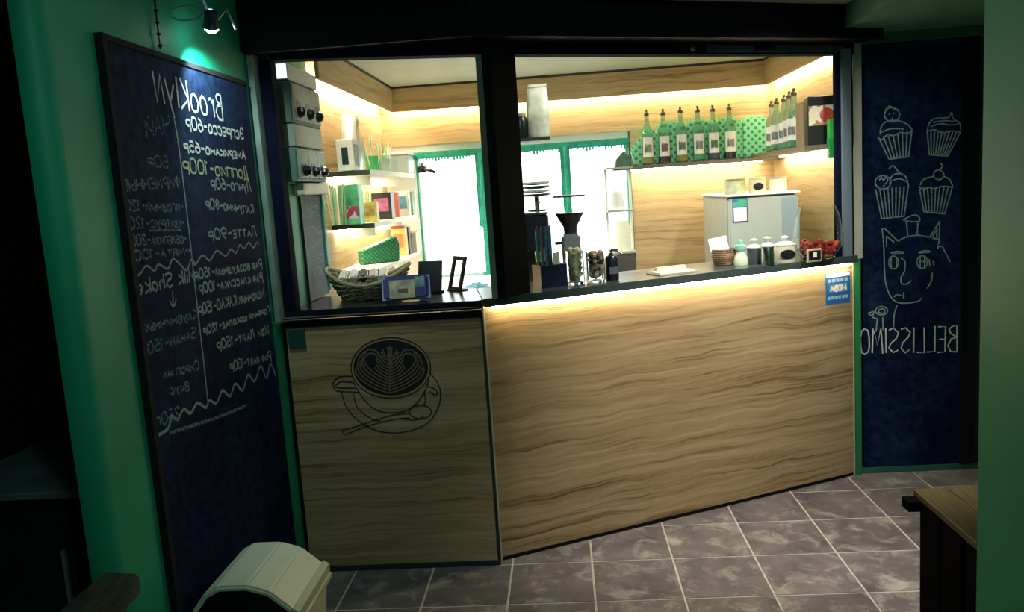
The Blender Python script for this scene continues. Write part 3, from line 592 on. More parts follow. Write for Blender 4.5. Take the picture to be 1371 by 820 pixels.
B(-.04, .045, 0, .40, 0, zz).build('case', WHITE, t, bevel=.003); B(-.036, .042, -.003, 0, .004, zz-.004).build('glow_plate', pm('added_glow', (.82, 1, .93), emit=1.3), t)  # emissive plate added to give a bright white patch here
t = thing('sign_bracket', 'small cream plate under the lower grey wall cabinet', 'sign', (PX, 3.38, z_b0-.055)); B(0, .05, 0, .34, 0, .05).build('plate', pm('cream_plate', (.62, .60, .44), .5), t, bevel=.004)
zc1, zc0 = at_x(404, 263, PX+.01).z, at_x(425, 400, PX+.01).z
cb2 = thing('small_chalkboard', 'narrow slate chalkboard hanging under the grey wall cabinets', 'chalkboard', (PX, 3.43, SZ+.005)); hh = zc1-SZ-.005
B(0, .012, 0, .29, 0, hh).build('board', pm('slate_board', (.018, .045, .065), .6, noise=.35, scale=6), cb2)
for k, zz in enumerate((.86, .80, .62, .50, .34, .22)):
    write(['ЧАЙ', 'Э-60', 'Л', 'М-0', 'СЫР', 'ЛАТТЕ'][k], (.0135, .24, hh*zz), (.0135, .07, hh*zz), .035, (1, 0, 0), .005, CHALKR, cb2)

# ------------------------------------------------------------------ left shelves
def shelf_left(z, label, y1=5.36):
    t = thing('wall_shelf', label, 'shelf', (LX, 4.08, z-.025), group='shelves on the left kiosk wall')
    B(0, .215, 0, y1-4.08, 0, .025).build('board', WHITE, t, bevel=.002)
    B(.0, .218, -.004, 0, .001, .024).build('end_cap', pm('dark_cap', (.05, .05, .045), .5), t)
    B(.02, .035, .05, y1-4.13, -.008, -.0005).build('led_strip', LEDW, t)
    for yy in (.25, 1.0): B(0, .16, yy, yy+.012, -.05, 0).build('bracket', GREYD, t)
    return t
S1, S2, S3 = 1.69, 1.425, 1.19
shelf_left(S1, 'upper white shelf on the left kiosk wall, holding the silver coffee bag')
shelf_left(S2, 'middle white shelf on the left kiosk wall, packed with boxes and straws')
shelf_left(S3, 'lowest white shelf on the left kiosk wall, behind the basket')
def bag(loc, wx, wy, h, mat, label, rotz=0, cat='bag', name='coffee_bag'):
    t = thing(name, label, cat, loc, rotz); n = 12; q = []; fs = []
    lv = [(0, 1, 1), (.08, 1.04, 1.05), (.4, 1.05, 1.08), (.7, .98, .8), (.86, .9, .35), (.93, .9, .12), (1, .92, .1)]
    for zf, a, b in lv:
        for k in range(n):
            g = 2*PI*(k+.5)/n; c, s_ = math.cos(g), math.sin(g); p = .5
            q.append((wx/2*a*math.copysign(abs(c)**p, c)+random.uniform(-.004, .004), wy/2*b*math.copysign(abs(s_)**p, s_)+random.uniform(-.004, .004), h*zf))
    for i in range(len(lv)-1):
        for k in range(n): fs.append((i*n+k, i*n+(k+1) % n, (i+1)*n+(k+1) % n, (i+1)*n+k))
    fs += [tuple(range(n-1, -1, -1)), tuple((len(lv)-1)*n+k for k in range(n))]
    MB().add(q, fs).build('pouch', mat, t, smooth=True)
    B(-wx*.46, wx*.46, -.006, .006, h*.93, h*.955).build('seal', pm('bag_seal', (.4, .45, .42), .4), t)
    return t
def carton(loc, wx, wy, h, mat, label, rotz=0, panel=None, name='carton', cat='box', group=None, band=None):
    t = thing(name, label, cat, loc, rotz, group); B(-wx/2, wx/2, -wy/2, wy/2, 0, h).build('body', mat, t, bevel=min(.003, wx*.05))
    if panel: B(-wx*.36, wx*.36, -wy/2-.002, -wy/2, h*.3, h*.8).build('front_label', panel, t)
    if band: B(-wx/2-.001, wx/2+.001, -wy/2-.001, wy/2+.001, h*.05, h*.22).build('band', band, t)
    return t
def shelf_pt(px, py, z, X): # point on shelf plane: px column at depth X from wall
    q = at_x(px, py, X); return (X, q.y, z)
def straws(loc, n, h, cols, label, spread=.025, lean=.04, rx=.03, name='straw_bundle', holder=None, cat='straws'):
    t = thing(name, label, cat, loc)
    if holder: MB().lathe([(rx*1.25, 0), (rx*1.4, h*.45), (rx*1.36, h*.45), (rx*1.2, .004)], 16, cap=True).build('holder', holder, t, smooth=True)
    for k in range(n):
        a = random.uniform(0, 6.28); r = rx*math.sqrt(random.random()); x, y = r*math.cos(a), r*math.sin(a); dx, dy = x/rx*lean+random.uniform(-.01, .01), y/rx*lean
        MB().tube([(x, y, .006), (x+dx, y+dy, h*random.uniform(.9, 1.02))], .0035, 6).build('straw', cols[k % len(cols)], t)
    return t
SG = pm('straw_green', (.14, .62, .30), .4); SW = pm('straw_white', (.82, .88, .78), .4); SY = pm('straw_yellow', (.75, .78, .4), .4)
STRP = pm('grey_white_cup', (.55, .66, .58), .4, noise=.2, scale=25)
q = shelf_pt(478, 222, S1, -1.07); bag((q[0], min(at_x(476, 250, -1.07).y, 5.33), S1), .10, .16, .30, FOIL, 'silver foil coffee bag, tallest on the upper left shelf', R(0))
c = carton((-1.05, at_x(463, 250, -1.05).y+.10, S1), .085, .12, .155, PAPER, 'white carton with a dark window, nearest on the upper left shelf')
B(-.016, .016, -.062, -.06, .03, .115).build('window_strip', pm('dark_window', (.02, .04, .06), .2), c); B(.0425, .044, -.045, .045, .02, .13).build('side_print', pm('grey_print', (.25, .28, .26), .5, noise=.6, scale=30), c)
GC = pm('green_cup', (.06, .45, .16), .45, noise=.2)
straws((-1.03, min(at_x(502, 250, -1.03).y, 5.33), S1), 9, .20, [SW, SW, SG], 'straws in a green holder, left of the two on the upper shelf', holder=GC)
straws((-1.0, min(at_x(516, 250, -1.0).y, 5.33), S1), 9, .17, [SW, SW, SG], 'straws in a printed grey holder, right of the two on the upper shelf', holder=STRP)
t = thing('storage_box', 'clear plastic box with bluish packets at the far end of the upper shelf', 'box', (-1.03, min(at_x(539, 250, -1.03).y, 5.33), S1))
B(-.085, .085, -.10, .10, 0, .12, taper=.9).build('tub', pm('frosted_plastic', (.55, .68, .72), .15, alpha=.55), t, bevel=.006); B(-.09, .09, -.105, .105, .12, .135).build('lid', pm('pale_lid', (.66, .74, .70), .3), t, bevel=.004)
for k in range(2): B(-.06+.065*k, -.005+.065*k, -.08, .08, .004, .10).build('packet', [pm('blue_packet', (.10, .25, .40), .4), pm('white_packet', (.6, .65, .62), .4)][k], t)
q = at_y(566, 240, 5.30); t = thing('espresso_grip', 'dark espresso handle set hanging past the upper shelf end', 'utensil', (q.x, 5.30, S1))
MB().lathe([(.03, .0), (.034, .025), (.03, .04)], 16).build('cup', KNOB, t, smooth=True); MB().tube([(.02, -.02, .02), (.06, -.03, .01), (.09, -.03, -.005)], .010).build('handle', KNOB, t); MB().lathe([(.015, .04), (.02, .06)], 12).build('knob', STEEL, t)
# middle shelf
straws((-1.06, min(at_x(450, 250, -1.06).y, 5.33), S2), 14, .20, [SG, SW, SY], 'green and white striped straws at the near end of the middle shelf', rx=.04, lean=.02, holder=None)
c = carton((-1.02, min(at_x(468, 250, -1.02).y, 5.33), S2), .10, .09, .195, pm('green_photo_print', (.12, .46, .20), .4, noise=.5, scale=12), 'tall green carton with a berry picture on the middle shelf'); B(-.04, .045, -.047, -.045, .03, .09).build('berry_print', blotch_mat('berry_print', [(.5, .06, .10), (.7, .6, .55), (.35, .08, .12)], 40), c)
straws((-1.08, min(at_x(484, 250, -1.08).y, 5.33), S2), 12, .17, [SW, SG, SW], 'pale green and white straws standing behind the yellow packet', rx=.045, lean=.02, holder=None)
carton((-.985, min(at_x(493, 250, -.985).y, 5.33), S2), .08, .05, .105, pm('yellow_packet', (.75, .60, .14), .4, noise=.4, scale=18), 'small yellow packet standing on the middle shelf', panel=pm('yellow_picture', (.55, .36, .12), .5, noise=.6, scale=30))
TINM = [pm('pink_print', (.45, .12, .28), .4, noise=.5, scale=25), pm('red_brown_box', (.33, .07, .04), .4, noise=.2), pm('blue_print', (.12, .38, .50), .4, noise=.4, scale=22)]
c = carton((-1.0, min(at_x(511, 250, -1.0).y, 5.33), S2), .11, .09, .15, pm('black_tin', (.02, .02, .025), .35), 'black tin with a pink round picture on the middle shelf', panel=TINM[0])
carton((-1.02, min(at_x(522, 250, -1.02).y, 5.33), S2), .09, .05, .15, TINM[1], 'narrow red-brown box on the middle shelf')
carton((-.975, 5.085, S2), .08, .06, .155, PAPER, 'white box with a blue picture on the middle shelf', panel=TINM[2])
carton((-.985, 5.20, S2), .10, .07, .15, pm('olive_green_box', (.16, .36, .16), .45, noise=.2), 'plain olive green packet at the far end of the middle shelf', rotz=R(6))
t = thing('cup_stack', 'stack of white paper cups at the far end of the middle shelf', 'cups', (-.965, 5.305, S2))
for k in range(7): MB().lathe([(.026, 0), (.036, .085), (.038, .088), (.036, .09), (.034, .086), (.024, .004)], 16, c=(0, 0, k*.012)).build('cup', PAPER, t, smooth=True)
# lowest shelf
t = thing('woven_pouch', 'green woven pouch on the lowest shelf, behind the basket', 'bag', (-1.02, min(at_x(499, 250, -1.02).y, 5.33), S3)); WV = dot_mat('green_weave', (.02, .16, .08), (.10, .34, .20), 60)
MB().prism([(-.11, 0), (.11, 0), (.12, .10), (.10, .145), (.03, .12), (-.11, .08)], -.035, .035, 'y').build('pouch', WV, t, bevel=.008).rotation_euler.z = R(35)
c = carton((-.995, min(at_x(529, 250, -.995).y, 5.33), S3), .085, .08, .165, pm('yellow_tin', (.66, .50, .16), .4, noise=.15), 'yellow tin with an orange round picture on the lowest shelf', panel=pm('orange_round', (.55, .20, .06), .5, noise=.4)); B(-.043, .043, -.042, .042, .165, .18).build('lid', pm('dark_red_lid', (.2, .03, .02), .4), c)
carton((-.985, 5.06, S3), .08, .08, .17, pm('black_tea_box', (.015, .02, .03), .4), 'black box with silver specks on the lowest shelf', panel=pm('silver_specks', (.2, .22, .24), .5, noise=.9, scale=60))
t = thing('file_boxes', 'cream card boxes at the far end of the lowest shelf', 'box', (-1.0, 5.23, S3))
for k in range(4): B(-.08, .08, -.10+k*.05, -.06+k*.05, 0, .13+.006*(k % 2)).build('card_box', pm('cream_card', (.66, .64, .50), .6, noise=.1), t, bevel=.002)

# ------------------------------------------------------------------ things on the left worktop
qb = at_z(492, 404, SZ); BK = Vector((-.845, 3.475, SZ))
WICK = pm('wicker', (.26, .23, .13), .6, noise=.35, scale=40); WICKL = pm('wicker_light', (.40, .36, .22), .6, noise=.3, scale=40)
bk = thing('wicker_basket', 'oval wicker basket with dipped rim on the black worktop', 'basket', BK, R(4))
def rimz(a): return .105+.032*math.cos(2*a)+.006*math.sin(a)
NST = 36
def bpt(a, f): # f 0..1 up the wall
    rx, ry = .115+.065*f, .085+.045*f; return Vector((rx*math.cos(a), ry*math.sin(a), .008+f*(rimz(a)-.008)))
MB().lathe([(.0, .002), (.115, .002), (.115, .010), (0, .012)], 28, sy=.74).build('bottom', WICK, bk)
mb = MB()
for j in range(8):
    f = j/8.6
    mb.tube([bpt(2*PI*k/72, f)+(Vector((math.cos(2*PI*k/72), math.sin(2*PI*k/72), 0))*(.008 if (k//3+j) % 2 else -.006)) for k in range(72)], .0068, 5, True)
o = mb.build('weave', WICK, bk, smooth=True); o['kind'] = 'stuff'
mb = MB()
for k in range(NST): a = 2*PI*k/NST; mb.tube([bpt(a, 0), bpt(a, .5), bpt(a, 1)], .004, 5)
o = mb.build('stakes', WICKL, bk, smooth=True); o['kind'] = 'stuff'
MB().tube([bpt(2*PI*k/60, 1) for k in range(60)], .009, 7, True).build('rim', WICKL, bk, smooth=True)
PK = [PAPER, pm('black_wrapper', (.02, .02, .025), .3, noise=.3), pm('silver_wrapper', (.6, .62, .62), .3, .5)]
for k in range(5):
    x = -.11+k*.045; t = thing('candy_packet', ['white', 'second white', 'black', 'silver', 'last white'][k]+' candy packet lying at the %s in the wicker basket' % ['left end', 'left', 'middle', 'right', 'right end'][k], 'packet', BK+Vector((x, .0, .085)), R(10))
    q = MB().box(-.0175, .0175, -.06, .06, 0, .03).build('wrapper', [PK[0], PK[0], PK[1], PK[2], PK[0]][k], t, bevel=.008, seg=2); q.rotation_euler = (R(12), R(8-5*k), 0)
    B(-.018, .018, -.072, -.058, .008, .014).build('crimp', PK[2], t)
ck = thing('cookie_packet', 'blue biscuit packet with a cookie picture leaning on the basket', 'packet', (at_z(545, 404, SZ).x, 3.262, SZ+.0085), R(6))
LN = R(-20); H2 = .105; W2 = .185
def slab_lean(name, x0, x1, y0, y1, z0, z1, mat, bev=0): o = B(x0, x1, y0, y1, z0, z1).build(name, mat, ck, bevel=bev, seg=2); o.rotation_euler.x = LN; return o
slab_lean('pouch', -W2/2, W2/2, 0, .035, .004, H2, NAVY, .010)
slab_lean('cookie_print', -W2*.36, W2*.20, -.0015, 0, .008, H2*.80, pm('biscuit_picture', (.62, .50, .36), .5, noise=.5, scale=20), 0)
slab_lean('chocolate_print', -W2*.18, W2*.04, -.003, -.0015, .03, H2*.45, pm('chocolate_picture', (.22, .09, .04), .5, noise=.4, scale=30), 0)
slab_lean('corner_print', W2*.2, W2*.42, -.0015, 0, .05, H2*.9, pm('pale_blue_print', (.25, .33, .42), .4, noise=.5, scale=30), 0)
for s in (-1, 1): slab_lean('crimp', s*W2/2-.006, s*W2/2+.006, .012, .02, .006, H2*.98, pm('blue_white_crimp', (.35, .40, .62), .35, .3), 0)
fr1 = thing('card_stand', 'black leaning card stand beside the biscuit packet', 'stand', (at_z(575, 393, SZ).x, 3.50, SZ), R(-12))
o = B(-.055, .055, 0, .012, .0, .145).build('back_board', BLACKG, fr1, bevel=.002); o.rotation_euler.x = R(-16)
B(-.055, .055, -.008, .045, 0, .008).build('foot', BLACK, fr1)
fr2 = thing('card_stand', 'black open frame stand in front of the bright window', 'stand', (at_z(606, 391, SZ).x, 3.55, SZ), R(-50))
for nm, a in (('side', (-.05, -.032)), ('side', (.032, .05))): o = B(a[0], a[1], 0, .010, 0, .155).build(nm, BLACKG, fr2); o.rotation_euler.x = R(-16)
for z in (0, .137): o = B(-.032, .032, 0, .010, z, z+.018).build('crossbar', BLACKG, fr2); o.rotation_euler.x = R(-16)
B(-.045, .045, -.006, .045, 0, .006).build('foot', BLACK, fr2)
# white back table seen through the left opening with a blue cloth on it
tb = thing('back_table', 'long white table under the bright back window', 'table', (-.35, 5.0, 0)); TZ = 1.0
B(-.5, .55, -.36, .36, TZ-.03, TZ).build('tabletop', WHITE, tb, bevel=.003)
for x in (-.46, .51):
    for y in (-.32, .32): B(x-.02, x+.02, y-.02, y+.02, 0, TZ-.03).build('leg', GREYD, tb)
q = at_z(638, 384, TZ); t = thing('cloth', 'crumpled blue cloth lying on the white table', 'cloth', (q.x, q.y, TZ)); n = 12; vs = []; fs = []
for i in range(n+1):
    for j in range(n+1): vs.append(((i/n-.5)*.13, (j/n-.5)*.16, max(.003, .032*math.exp(-((i/n-.5)**2+(j/n-.5)**2)*6)*(.6+.4*math.sin(i*1.7+j*1.1)))))
for i in range(n):
    for j in range(n): a = i*(n+1)+j; fs.append((a, a+1, a+n+2, a+n+1))
MB().add(vs, fs).build('fabric', pm('blue_cloth', (.06, .25, .42), .8), t, smooth=True)

# ------------------------------------------------------------------ behind the right opening, left part
ps = thing('hanging_shelf', 'small dark shelf hung behind the corner post, holding a foil bag', 'shelf', (at_y(712, 184, 3.9).x, 3.90, at_y(720, 184, 3.86).z-.015))
B(-.12, .085, -.06, .08, 0, .015).build('board', pm('dark_shelf', (.05, .06, .06), .5), ps)
for yy in (-.05, .07): MB().tube([(-.105, yy, 0), (-.105, yy, 2.252-ps.location.z)], .004).build('rod', STEEL, ps)
q = at_y(722, 180, 3.91); bag((q.x, 3.91, ps.location.z+.0155), .098, .08, .245, FOILB, 'crumpled gold and silver coffee bag on the hanging shelf', cat='bag')
q = at_y(707, 170, 3.87); t = thing('canister', 'dark canister beside the foil bag on the hanging shelf', 'canister', (q.x-.03, 3.89, ps.location.z+.0155)); MB().lathe([(.028, 0), (.03, .08), (.02, .10)], 16).build('body', KNOB, t, smooth=True); MB().lathe([(.021, .10), (.021, .115)], 16).build('lid', GREYD, t)
def grinder(px, pytop, pybase, Y, label, col, sc=1.):
    """coffee grinder standing on a dark back counter"""
    top = at_y(px, pytop, Y); base_z = BZ
    t = thing('coffee_grinder', label, 'grinder', (top.x, Y, base_z)); H = top.z-base_z
    MB().box(-.055*sc, .055*sc, -.08, .08, 0, H*.12).build('base', KNOB, t, bevel=.006)
    MB().box(-.05*sc, .05*sc, -.07, .07, H*.12, H-.20).build('body', col, t, bevel=.012, seg=2)
    B(-.055*sc, .055*sc, -.078, -.07, H-.30, H-.28).build('trim_band', STEEL, t); B(-.03, .03, -.082, -.07, H-.36, H-.31).build('front_panel', KNOB, t, bevel=.003)
    MB().tube([(-.05, -.02, H-.245), (-.085, -.02, H-.245)], .009).build('lever', KNOB, t)
    MB().lathe([(.034*sc, H-.20), (.036*sc, H-.165), (.075*sc, H-.095), (.075*sc, H-.09)], 24).build('bean_funnel', KNOB, t, smooth=True)
    MB().lathe([(.072*sc, H-.09), (.080*sc, H-.008), (.077*sc, H-.008), (.069*sc, H-.088)], 24, cap=False).build('hopper', GLASS, t, smooth=True)
    MB().lathe([(.086*sc, H-.008), (.088*sc, H-.002), (.084*sc, H+.002), (.02, H+.005)], 24).build('hopper_lid', KNOB, t, smooth=True)
    return t
BZ = .92
bc = thing('back_counter', 'dark low back counter behind the grinders and jars', 'counter', (.05, 4.35, 0))
B(-.42, .36, -.28, .28, BZ-.04, BZ).build('top', WORKTOP, bc); B(-.40, .34, -.24, .26, 0, BZ-.04).build('body', pm('dark_cupboard', (.06, .07, .07), .6), bc)
grinder(761, 262, 330, 4.35, 'grey coffee grinder with black funnel and flat dark lid', pm('grinder_grey', (.16, .19, .20), .35, .4))
em = thing('espresso_machine', 'black and steel espresso machine half hidden by the corner post', 'machine', (at_y(712, 300, 4.32).x, 4.32, BZ))
hz = at_y(715, 287, 4.32).z-BZ
B(-.14, .085, -.15, .18, 0, hz*.25).build('drip_tray', STEEL, em, bevel=.005); B(-.14, .085, .02, .18, hz*.25, hz*.8).build('body', KNOB, em, bevel=.006); B(-.15, .09, -.15, .18, hz*.62, hz).build('head', BLACKG, em, bevel=.012)
B(-.15, .09, -.15, .18, hz, hz+.012).build('cup_rail', STEEL, em); MB().lathe([(.03, hz*.5), (.034, hz*.62)], 18, c=(.04, -.08, 0)).build('group_head', STEEL, em); MB().lathe([(.006, hz+.012), (.006, hz+.05), (.016, hz+.06), (0, hz+.075)], 12, c=(.04, -.05, 0)).build('top_knob', KNOB, em)
t = thing('plate_rack', 'stack of dark round saucers standing on the espresso machine', 'saucers', (em.location.x+.03, 4.42, BZ+hz+.012)); zr = at_y(720, 264, 4.42).z-t.location.z
MB().lathe([(.05, 0), (.05, .008), (.012, .012), (.012, zr)], 20).build('stand', KNOB, t)
for k in range(4): MB().lathe([(.03, zr+k*.021), (.075, zr+.006+k*.021), (.075, zr+.018+k*.021), (.0, zr+.014+k*.021)], 24).build('saucer', [KNOB, GREYD][k % 2], t, smooth=True)
# white shelf rack with paper cups beside the wood panel
rk = thing('cup_rack', 'white open rack with thin shelves left of the wood panel', 'rack', (at_y(831, 300, 5.3).x, 5.3, 0)); zs = [at_y(830, y, 5.3).z for y in (336, 281, 224)]
for z in zs: B(-.085, .085, -.10, .10, z-.012, z).build('shelf', pm('rack_grey', (.30, .34, .30), .5), rk)
B(-.085, -.07, .07, .10, 0, zs[2]-.012).build('upright', WHITE, rk); B(.07, .085, .07, .10, 0, zs[2]-.012).build('upright', WHITE, rk)
B(-.08, .08, -.09, .09, 0, zs[0]-.012).build('drawer_block', pm('dark_drawer', (.05, .05, .045), .5), rk)
def cups(loc, n, r0, r1, h, dz, mat, label, flip=True):
    t = thing('cup_stack', label, 'cups', loc, group='paper cup stacks on the rack')
    for k in range(n):
        pr = [(r1, 0), (r0, h), (0, h)] if flip else [(r0, 0), (r1, h), (r1-.002, h), (r0-.002, .004)]
        MB().lathe(pr, 20, c=(0, 0, k*dz)).build('cup', mat, t, smooth=True)
CUPM = pm('paper_cup', (.78, .80, .66), .5, noise=.05); CUPW = pm('translucent_cup', (.86, .92, .9), .2, alpha=.6)
cups((rk.location.x+.01, 5.28, zs[0]), 4, .038, .052, .11, .028, CUPM, 'cream paper cups stacked upside down on the lower rack shelf')
cups((rk.location.x-.015, 5.28, zs[1]), 3, .034, .045, .10, .016, CUPW, 'clear plastic cups stacked upside down on the upper rack shelf')
# black box with coloured stirrers, jars and pump bottle on the worktop
q = at_z(737, 387, SZ); Y0 = 3.50
bx = thing('stirrer_box', 'black square box of sugar sticks beside the corner post', 'box', (at_y(737, 380, Y0).x, Y0, SZ), ANG)
hb = at_y(737, 354, Y0).z-at_y(737, 384, Y0).z
MB().box(-.062, .062, -.045, -.040, 0, hb).box(-.062, .062, .040, .045, 0, hb).box(-.062, -.057, -.04, .04, 0, hb).box(.057, .062, -.04, .04, 0, hb).box(-.057, .057, -.04, .04, 0, .004).build('box', NAVY if False else pm('navy_box', (.010, .012, .05), .35), bx)
for k in range(9):
    x = .02+.004*k+random.uniform(-.004, .004); B(x-.006, x+.006, -.02+.004*k, -.017+.004*k, .006, hb+random.uniform(.03, .06)).build('sugar_stick', pm('sugar_paper', (.62, .58, .42), .5), bx)
SC = [pm('stick_teal', (.02, .32, .30), .4), pm('stick_dark_green', (.02, .16, .09), .4), pm('stick_rust', (.32, .10, .06), .4), pm('stick_blue', (.03, .14, .32), .4)]
for k in range(12):
    x = -.056+.0068*k; h = hb+.16+random.uniform(-.02, .01); B(x, x+.0058, .0+.008*(k % 3), .004+.008*(k % 3), .006, h).build('stirrer', SC[(k*5//4) % 4], bx)
def jar(px, pybot, r, h, Y, label, cont, colors, n, over=0, name='glass_jar'):
    q = at_y(px, pybot, Y); t = thing(name, label, 'jar', (q.x, Y, SZ))
    MB().lathe([(r*.9, 0), (r, .01), (r, h*.86), (r*.93, h*.95), (r*.95, h), (r*.90, h), (r*.88, h*.95), (r-.003, h*.85), (r-.003, .012), (0, .006)], 24, cap=False).build('glass', GLASS, t, smooth=True)
    zz = .014
    for k in range(n):
        f = k/n; a = k*2.399; rr_ = (r-.018)*math.sqrt((k*.618) % 1); s = random.uniform(.8, 1.2)*cont
        MB().lathe([(0, -s), (s*.8, -s*.6), (s, 0), (s*.8, s*.6), (0, s)], 7, c=(rr_*math.cos(a), rr_*math.sin(a), zz+s+f*(h+over-2*s-zz))).build('sweet', colors[(k*7//3) % len(colors)], t, smooth=True)
    return t
MARSH = [pm('marsh_cream', (.70, .62, .36), .6, noise=.2), pm('marsh_tan', (.50, .40, .20), .6, noise=.2), pm('marsh_white', (.80, .78, .62), .6)]
NUTS = [pm('nut_brown', (.16, .07, .04), .5, noise=.3), pm('nut_pink', (.50, .24, .20), .5), pm('nut_dark', (.05, .025, .02), .5), pm('nut_cream', (.62, .50, .38), .5)]
jar(771, 382, .041, .145, 3.53, 'glass jar heaped with cream sweets beside the black box', .0135, MARSH, 60, .02)
jar(798, 380, .042, .135, 3.56, 'glass jar of brown and pink sweets beside the black pump bottle', .0135, NUTS+[MARSH[2]], 56, .01)
q = at_y(820, 375, 3.60); t = thing('pump_bottle', 'black pump bottle with a steel spout on the worktop', 'bottle', (q.x, 3.60, SZ))
MB().lathe([(.028, 0), (.030, .006), (.030, .095), (.024, .108), (.012, .112)], 20).build('body', BLACKG, t, smooth=True); MB().lathe([(.012, .112), (.014, .122), (.006, .124), (.006, .135)], 14).build('collar', STEEL, t); MB().tube([(0, 0, .133), (.03, -.005, .130), (.045, -.006, .115)], .006).build('spout', STEEL, t); B(-.012, .024, -.031, -.029, .03, .06).build('label', pm('grey_label', (.12, .16, .20), .5), t)

# tray on the worktop
q = at_z(900, 366, SZ); t = thing('tray', 'thin cream tray of papers lying on the right worktop', 'tray', (q.x, q.y, SZ), ANG); B(-.10, .10, -.055, .055, 0, .006).build('base', pm('tan_board', (.50, .42, .28), .6), t); B(-.095, .09, -.05, .05, .006, .012).build('paper', PAPER, t); B(-.06, .095, .03, .055, .012, .028).build('clip', pm('cream_clip', (.66, .60, .46), .5), t)

# ------------------------------------------------------------------ fridge with jars, poster
FY = 4.42
fa, fb = at_y(975, 270, FY), at_y(1068, 268, FY); fz = at_y(1010, 262, FY).z
fd = (at_x(942, 300, fa.x).y-FY)
fr_ = thing('fridge', 'pale grey fridge standing behind the right worktop', 'fridge', (fa.x, FY, 0)); FW = fb.x-fa.x
B(0, FW, .03, fd, 0, fz).build('body', GREY, fr_, bevel=.008, seg=2); B(0, FW, -.005, .028, .05, fz-.01).build('door', pm('fridge_door', (.40, .44, .38), .4, noise=.04), fr_, bevel=.008, seg=2)
B(FW-.085, FW-.006, -.008, -.005, fz-.24, fz-.02).build('handle_panel', pm('blue_grey_panel', (.26, .34, .36), .4), fr_)
B(-.012, FW+.012, -.01, fd, fz, fz+.010).build('top_edge', PAPER, fr_, bevel=.003)
a_, b_ = at_y(980, 266, FY), at_y(1001, 297, FY)
t = thing('notice', 'small notice with a blue picture on the fridge door', 'notice', (a_.x, FY-.0085, b_.z)); ww, h3 = b_.x-a_.x, a_.z-b_.z
B(0, ww, .0, .003, 0, h3).build('frame', pm('navy_frame', (.04, .06, .12), .4), t); B(.006, ww-.006, -.001, 0, .006, h3*.60).build('sheet', PAPER, t); B(.003, ww-.003, -.001, 0, h3*.63, h3-.003).build('picture', blotch_mat('blue_green_print', [(.02, .2, .42), (.05, .35, .35), (.08, .4, .2), (.03, .15, .4)], 60), t)
JT = fz+.010
def smalljar(px, r, h, mat, lid, label, tagc=None):
    q = at_y(px, 255, FY+.13); t = thing('storage_jar', label, 'jar', (q.x, FY+.13, JT), group='jars on the fridge')
    MB().lathe([(r, 0), (r, h*.8), (r*.9, h*.86), (r*.9, h*.88)], 22).build('body', mat, t, smooth=True); MB().lathe([(r*.98, h*.86), (r, h*.88), (r, h), (0, h)], 22).build('lid', lid, t, smooth=True)
    if tagc: o = MB().lathe([(.0, 0), (.028, .001), (.028, .003), (0, .004)], 18, sy=.7).build('tag', tagc, t, loc=(-.005, -r, h*.42)); o.rotation_euler.x = R(90)
TJ = pm('tinted_jar', (.42, .44, .28), .2, noise=.3, scale=30)
smalljar(984, .055, .085, TJ, pm('brass_lid', (.45, .40, .22), .3, .6), 'amber-lidded jar, leftmost of the three jars on the fridge')
smalljar(1014, .044, .085, pm('cream_jar', (.62, .56, .36), .3), pm('tan_lid', (.60, .52, .32), .4), 'jar with an oval black tag, middle of the three on the fridge', KNOB)
smalljar(1042, .045, .08, pm('white_jar', (.78, .74, .58), .3), pm('grey_lid', (.40, .38, .28), .4), 'white jar, rightmost of the three jars on the fridge')

# ------------------------------------------------------------------ things at the right end of the worktop
def on_top(px, py): q = at_z(px, py, SZ); return (q.x, q.y, SZ)
WB = pm('brown_wicker', (.22, .13, .06), .6, noise=.4, scale=60, bump=.5)
P_ = on_top(968, 354); P_ = (P_[0], P_[1]-.03, SZ); sm_ = thing('small_basket', 'small round brown basket holding a white card', 'basket', P_)
mb = MB()
for k in range(8): r = .044+.010*math.sin(k/7*2.4); mb.tube([(r*math.cos(2*PI*j/24), r*math.sin(2*PI*j/24), .006+k*.0095) for j in range(24)], .0055, 6, True)
mb.build('coils', WB, sm_, smooth=True); MB().lathe([(0, .002), (.044, .002), (.046, .05), (.0, .05)], 20).build('lining', WB, sm_)
t = thing('card', 'white card standing tilted in the small brown basket', 'card', (P_[0]-.012, P_[1]+.01, SZ+.052), R(12)); o = B(-.046, .046, 0, .003, .0, .082).build('sheet', PAPER, t); o.rotation_euler = (R(-12), R(-8), 0)
P_ = on_top(992, 355); t = thing('teal_bottle', 'small white bottle with a teal cap beside the brown basket', 'bottle', P_)
MB().lathe([(.034, 0), (.036, .01), (.030, .04), (.018, .062), (.026, .075)], 18).build('body', pm('milky_glass', (.62, .72, .55), .2), t, smooth=True); MB().lathe([(.027, .075), (.027, .092), (.012, .098), (.012, .115), (.006, .12)], 16).build('cap', pm('pale_teal', (.25, .55, .45), .4), t, smooth=True)
def tin(px, py, r, h, mat, lidm, label, knob=True, Y=None):
    P_ = on_top(px, py); t = thing('canister', label, 'canister', P_); MB().lathe([(r*.97, 0), (r, .004), (r, h*.8), (r*.98, h*.82)], 22).build('body', mat, t, smooth=True)
    MB().lathe([(r*1.04, h*.82), (r*1.06, h*.86), (r*.6, h*.98), (.010, h)], 22).build('lid', lidm, t, smooth=True)
    if knob: MB().lathe([(.007, h), (.009, h+.008), (.018, h+.016), (.018, h+.022), (0, h+.028)], 14).build('knob', lidm, t, smooth=True)
    return t
LIDW = pm('glass_lid', (.66, .72, .64), .15, noise=.1)
tin(1010, 354, .033, .095, pm('smoked_jar', (.05, .07, .07), .15), LIDW, 'smoked glass jar with pale lid, left of the steel canister')
tin(1028, 355, .030, .105, STEEL, LIDW, 'shiny steel canister with a pale domed lid')
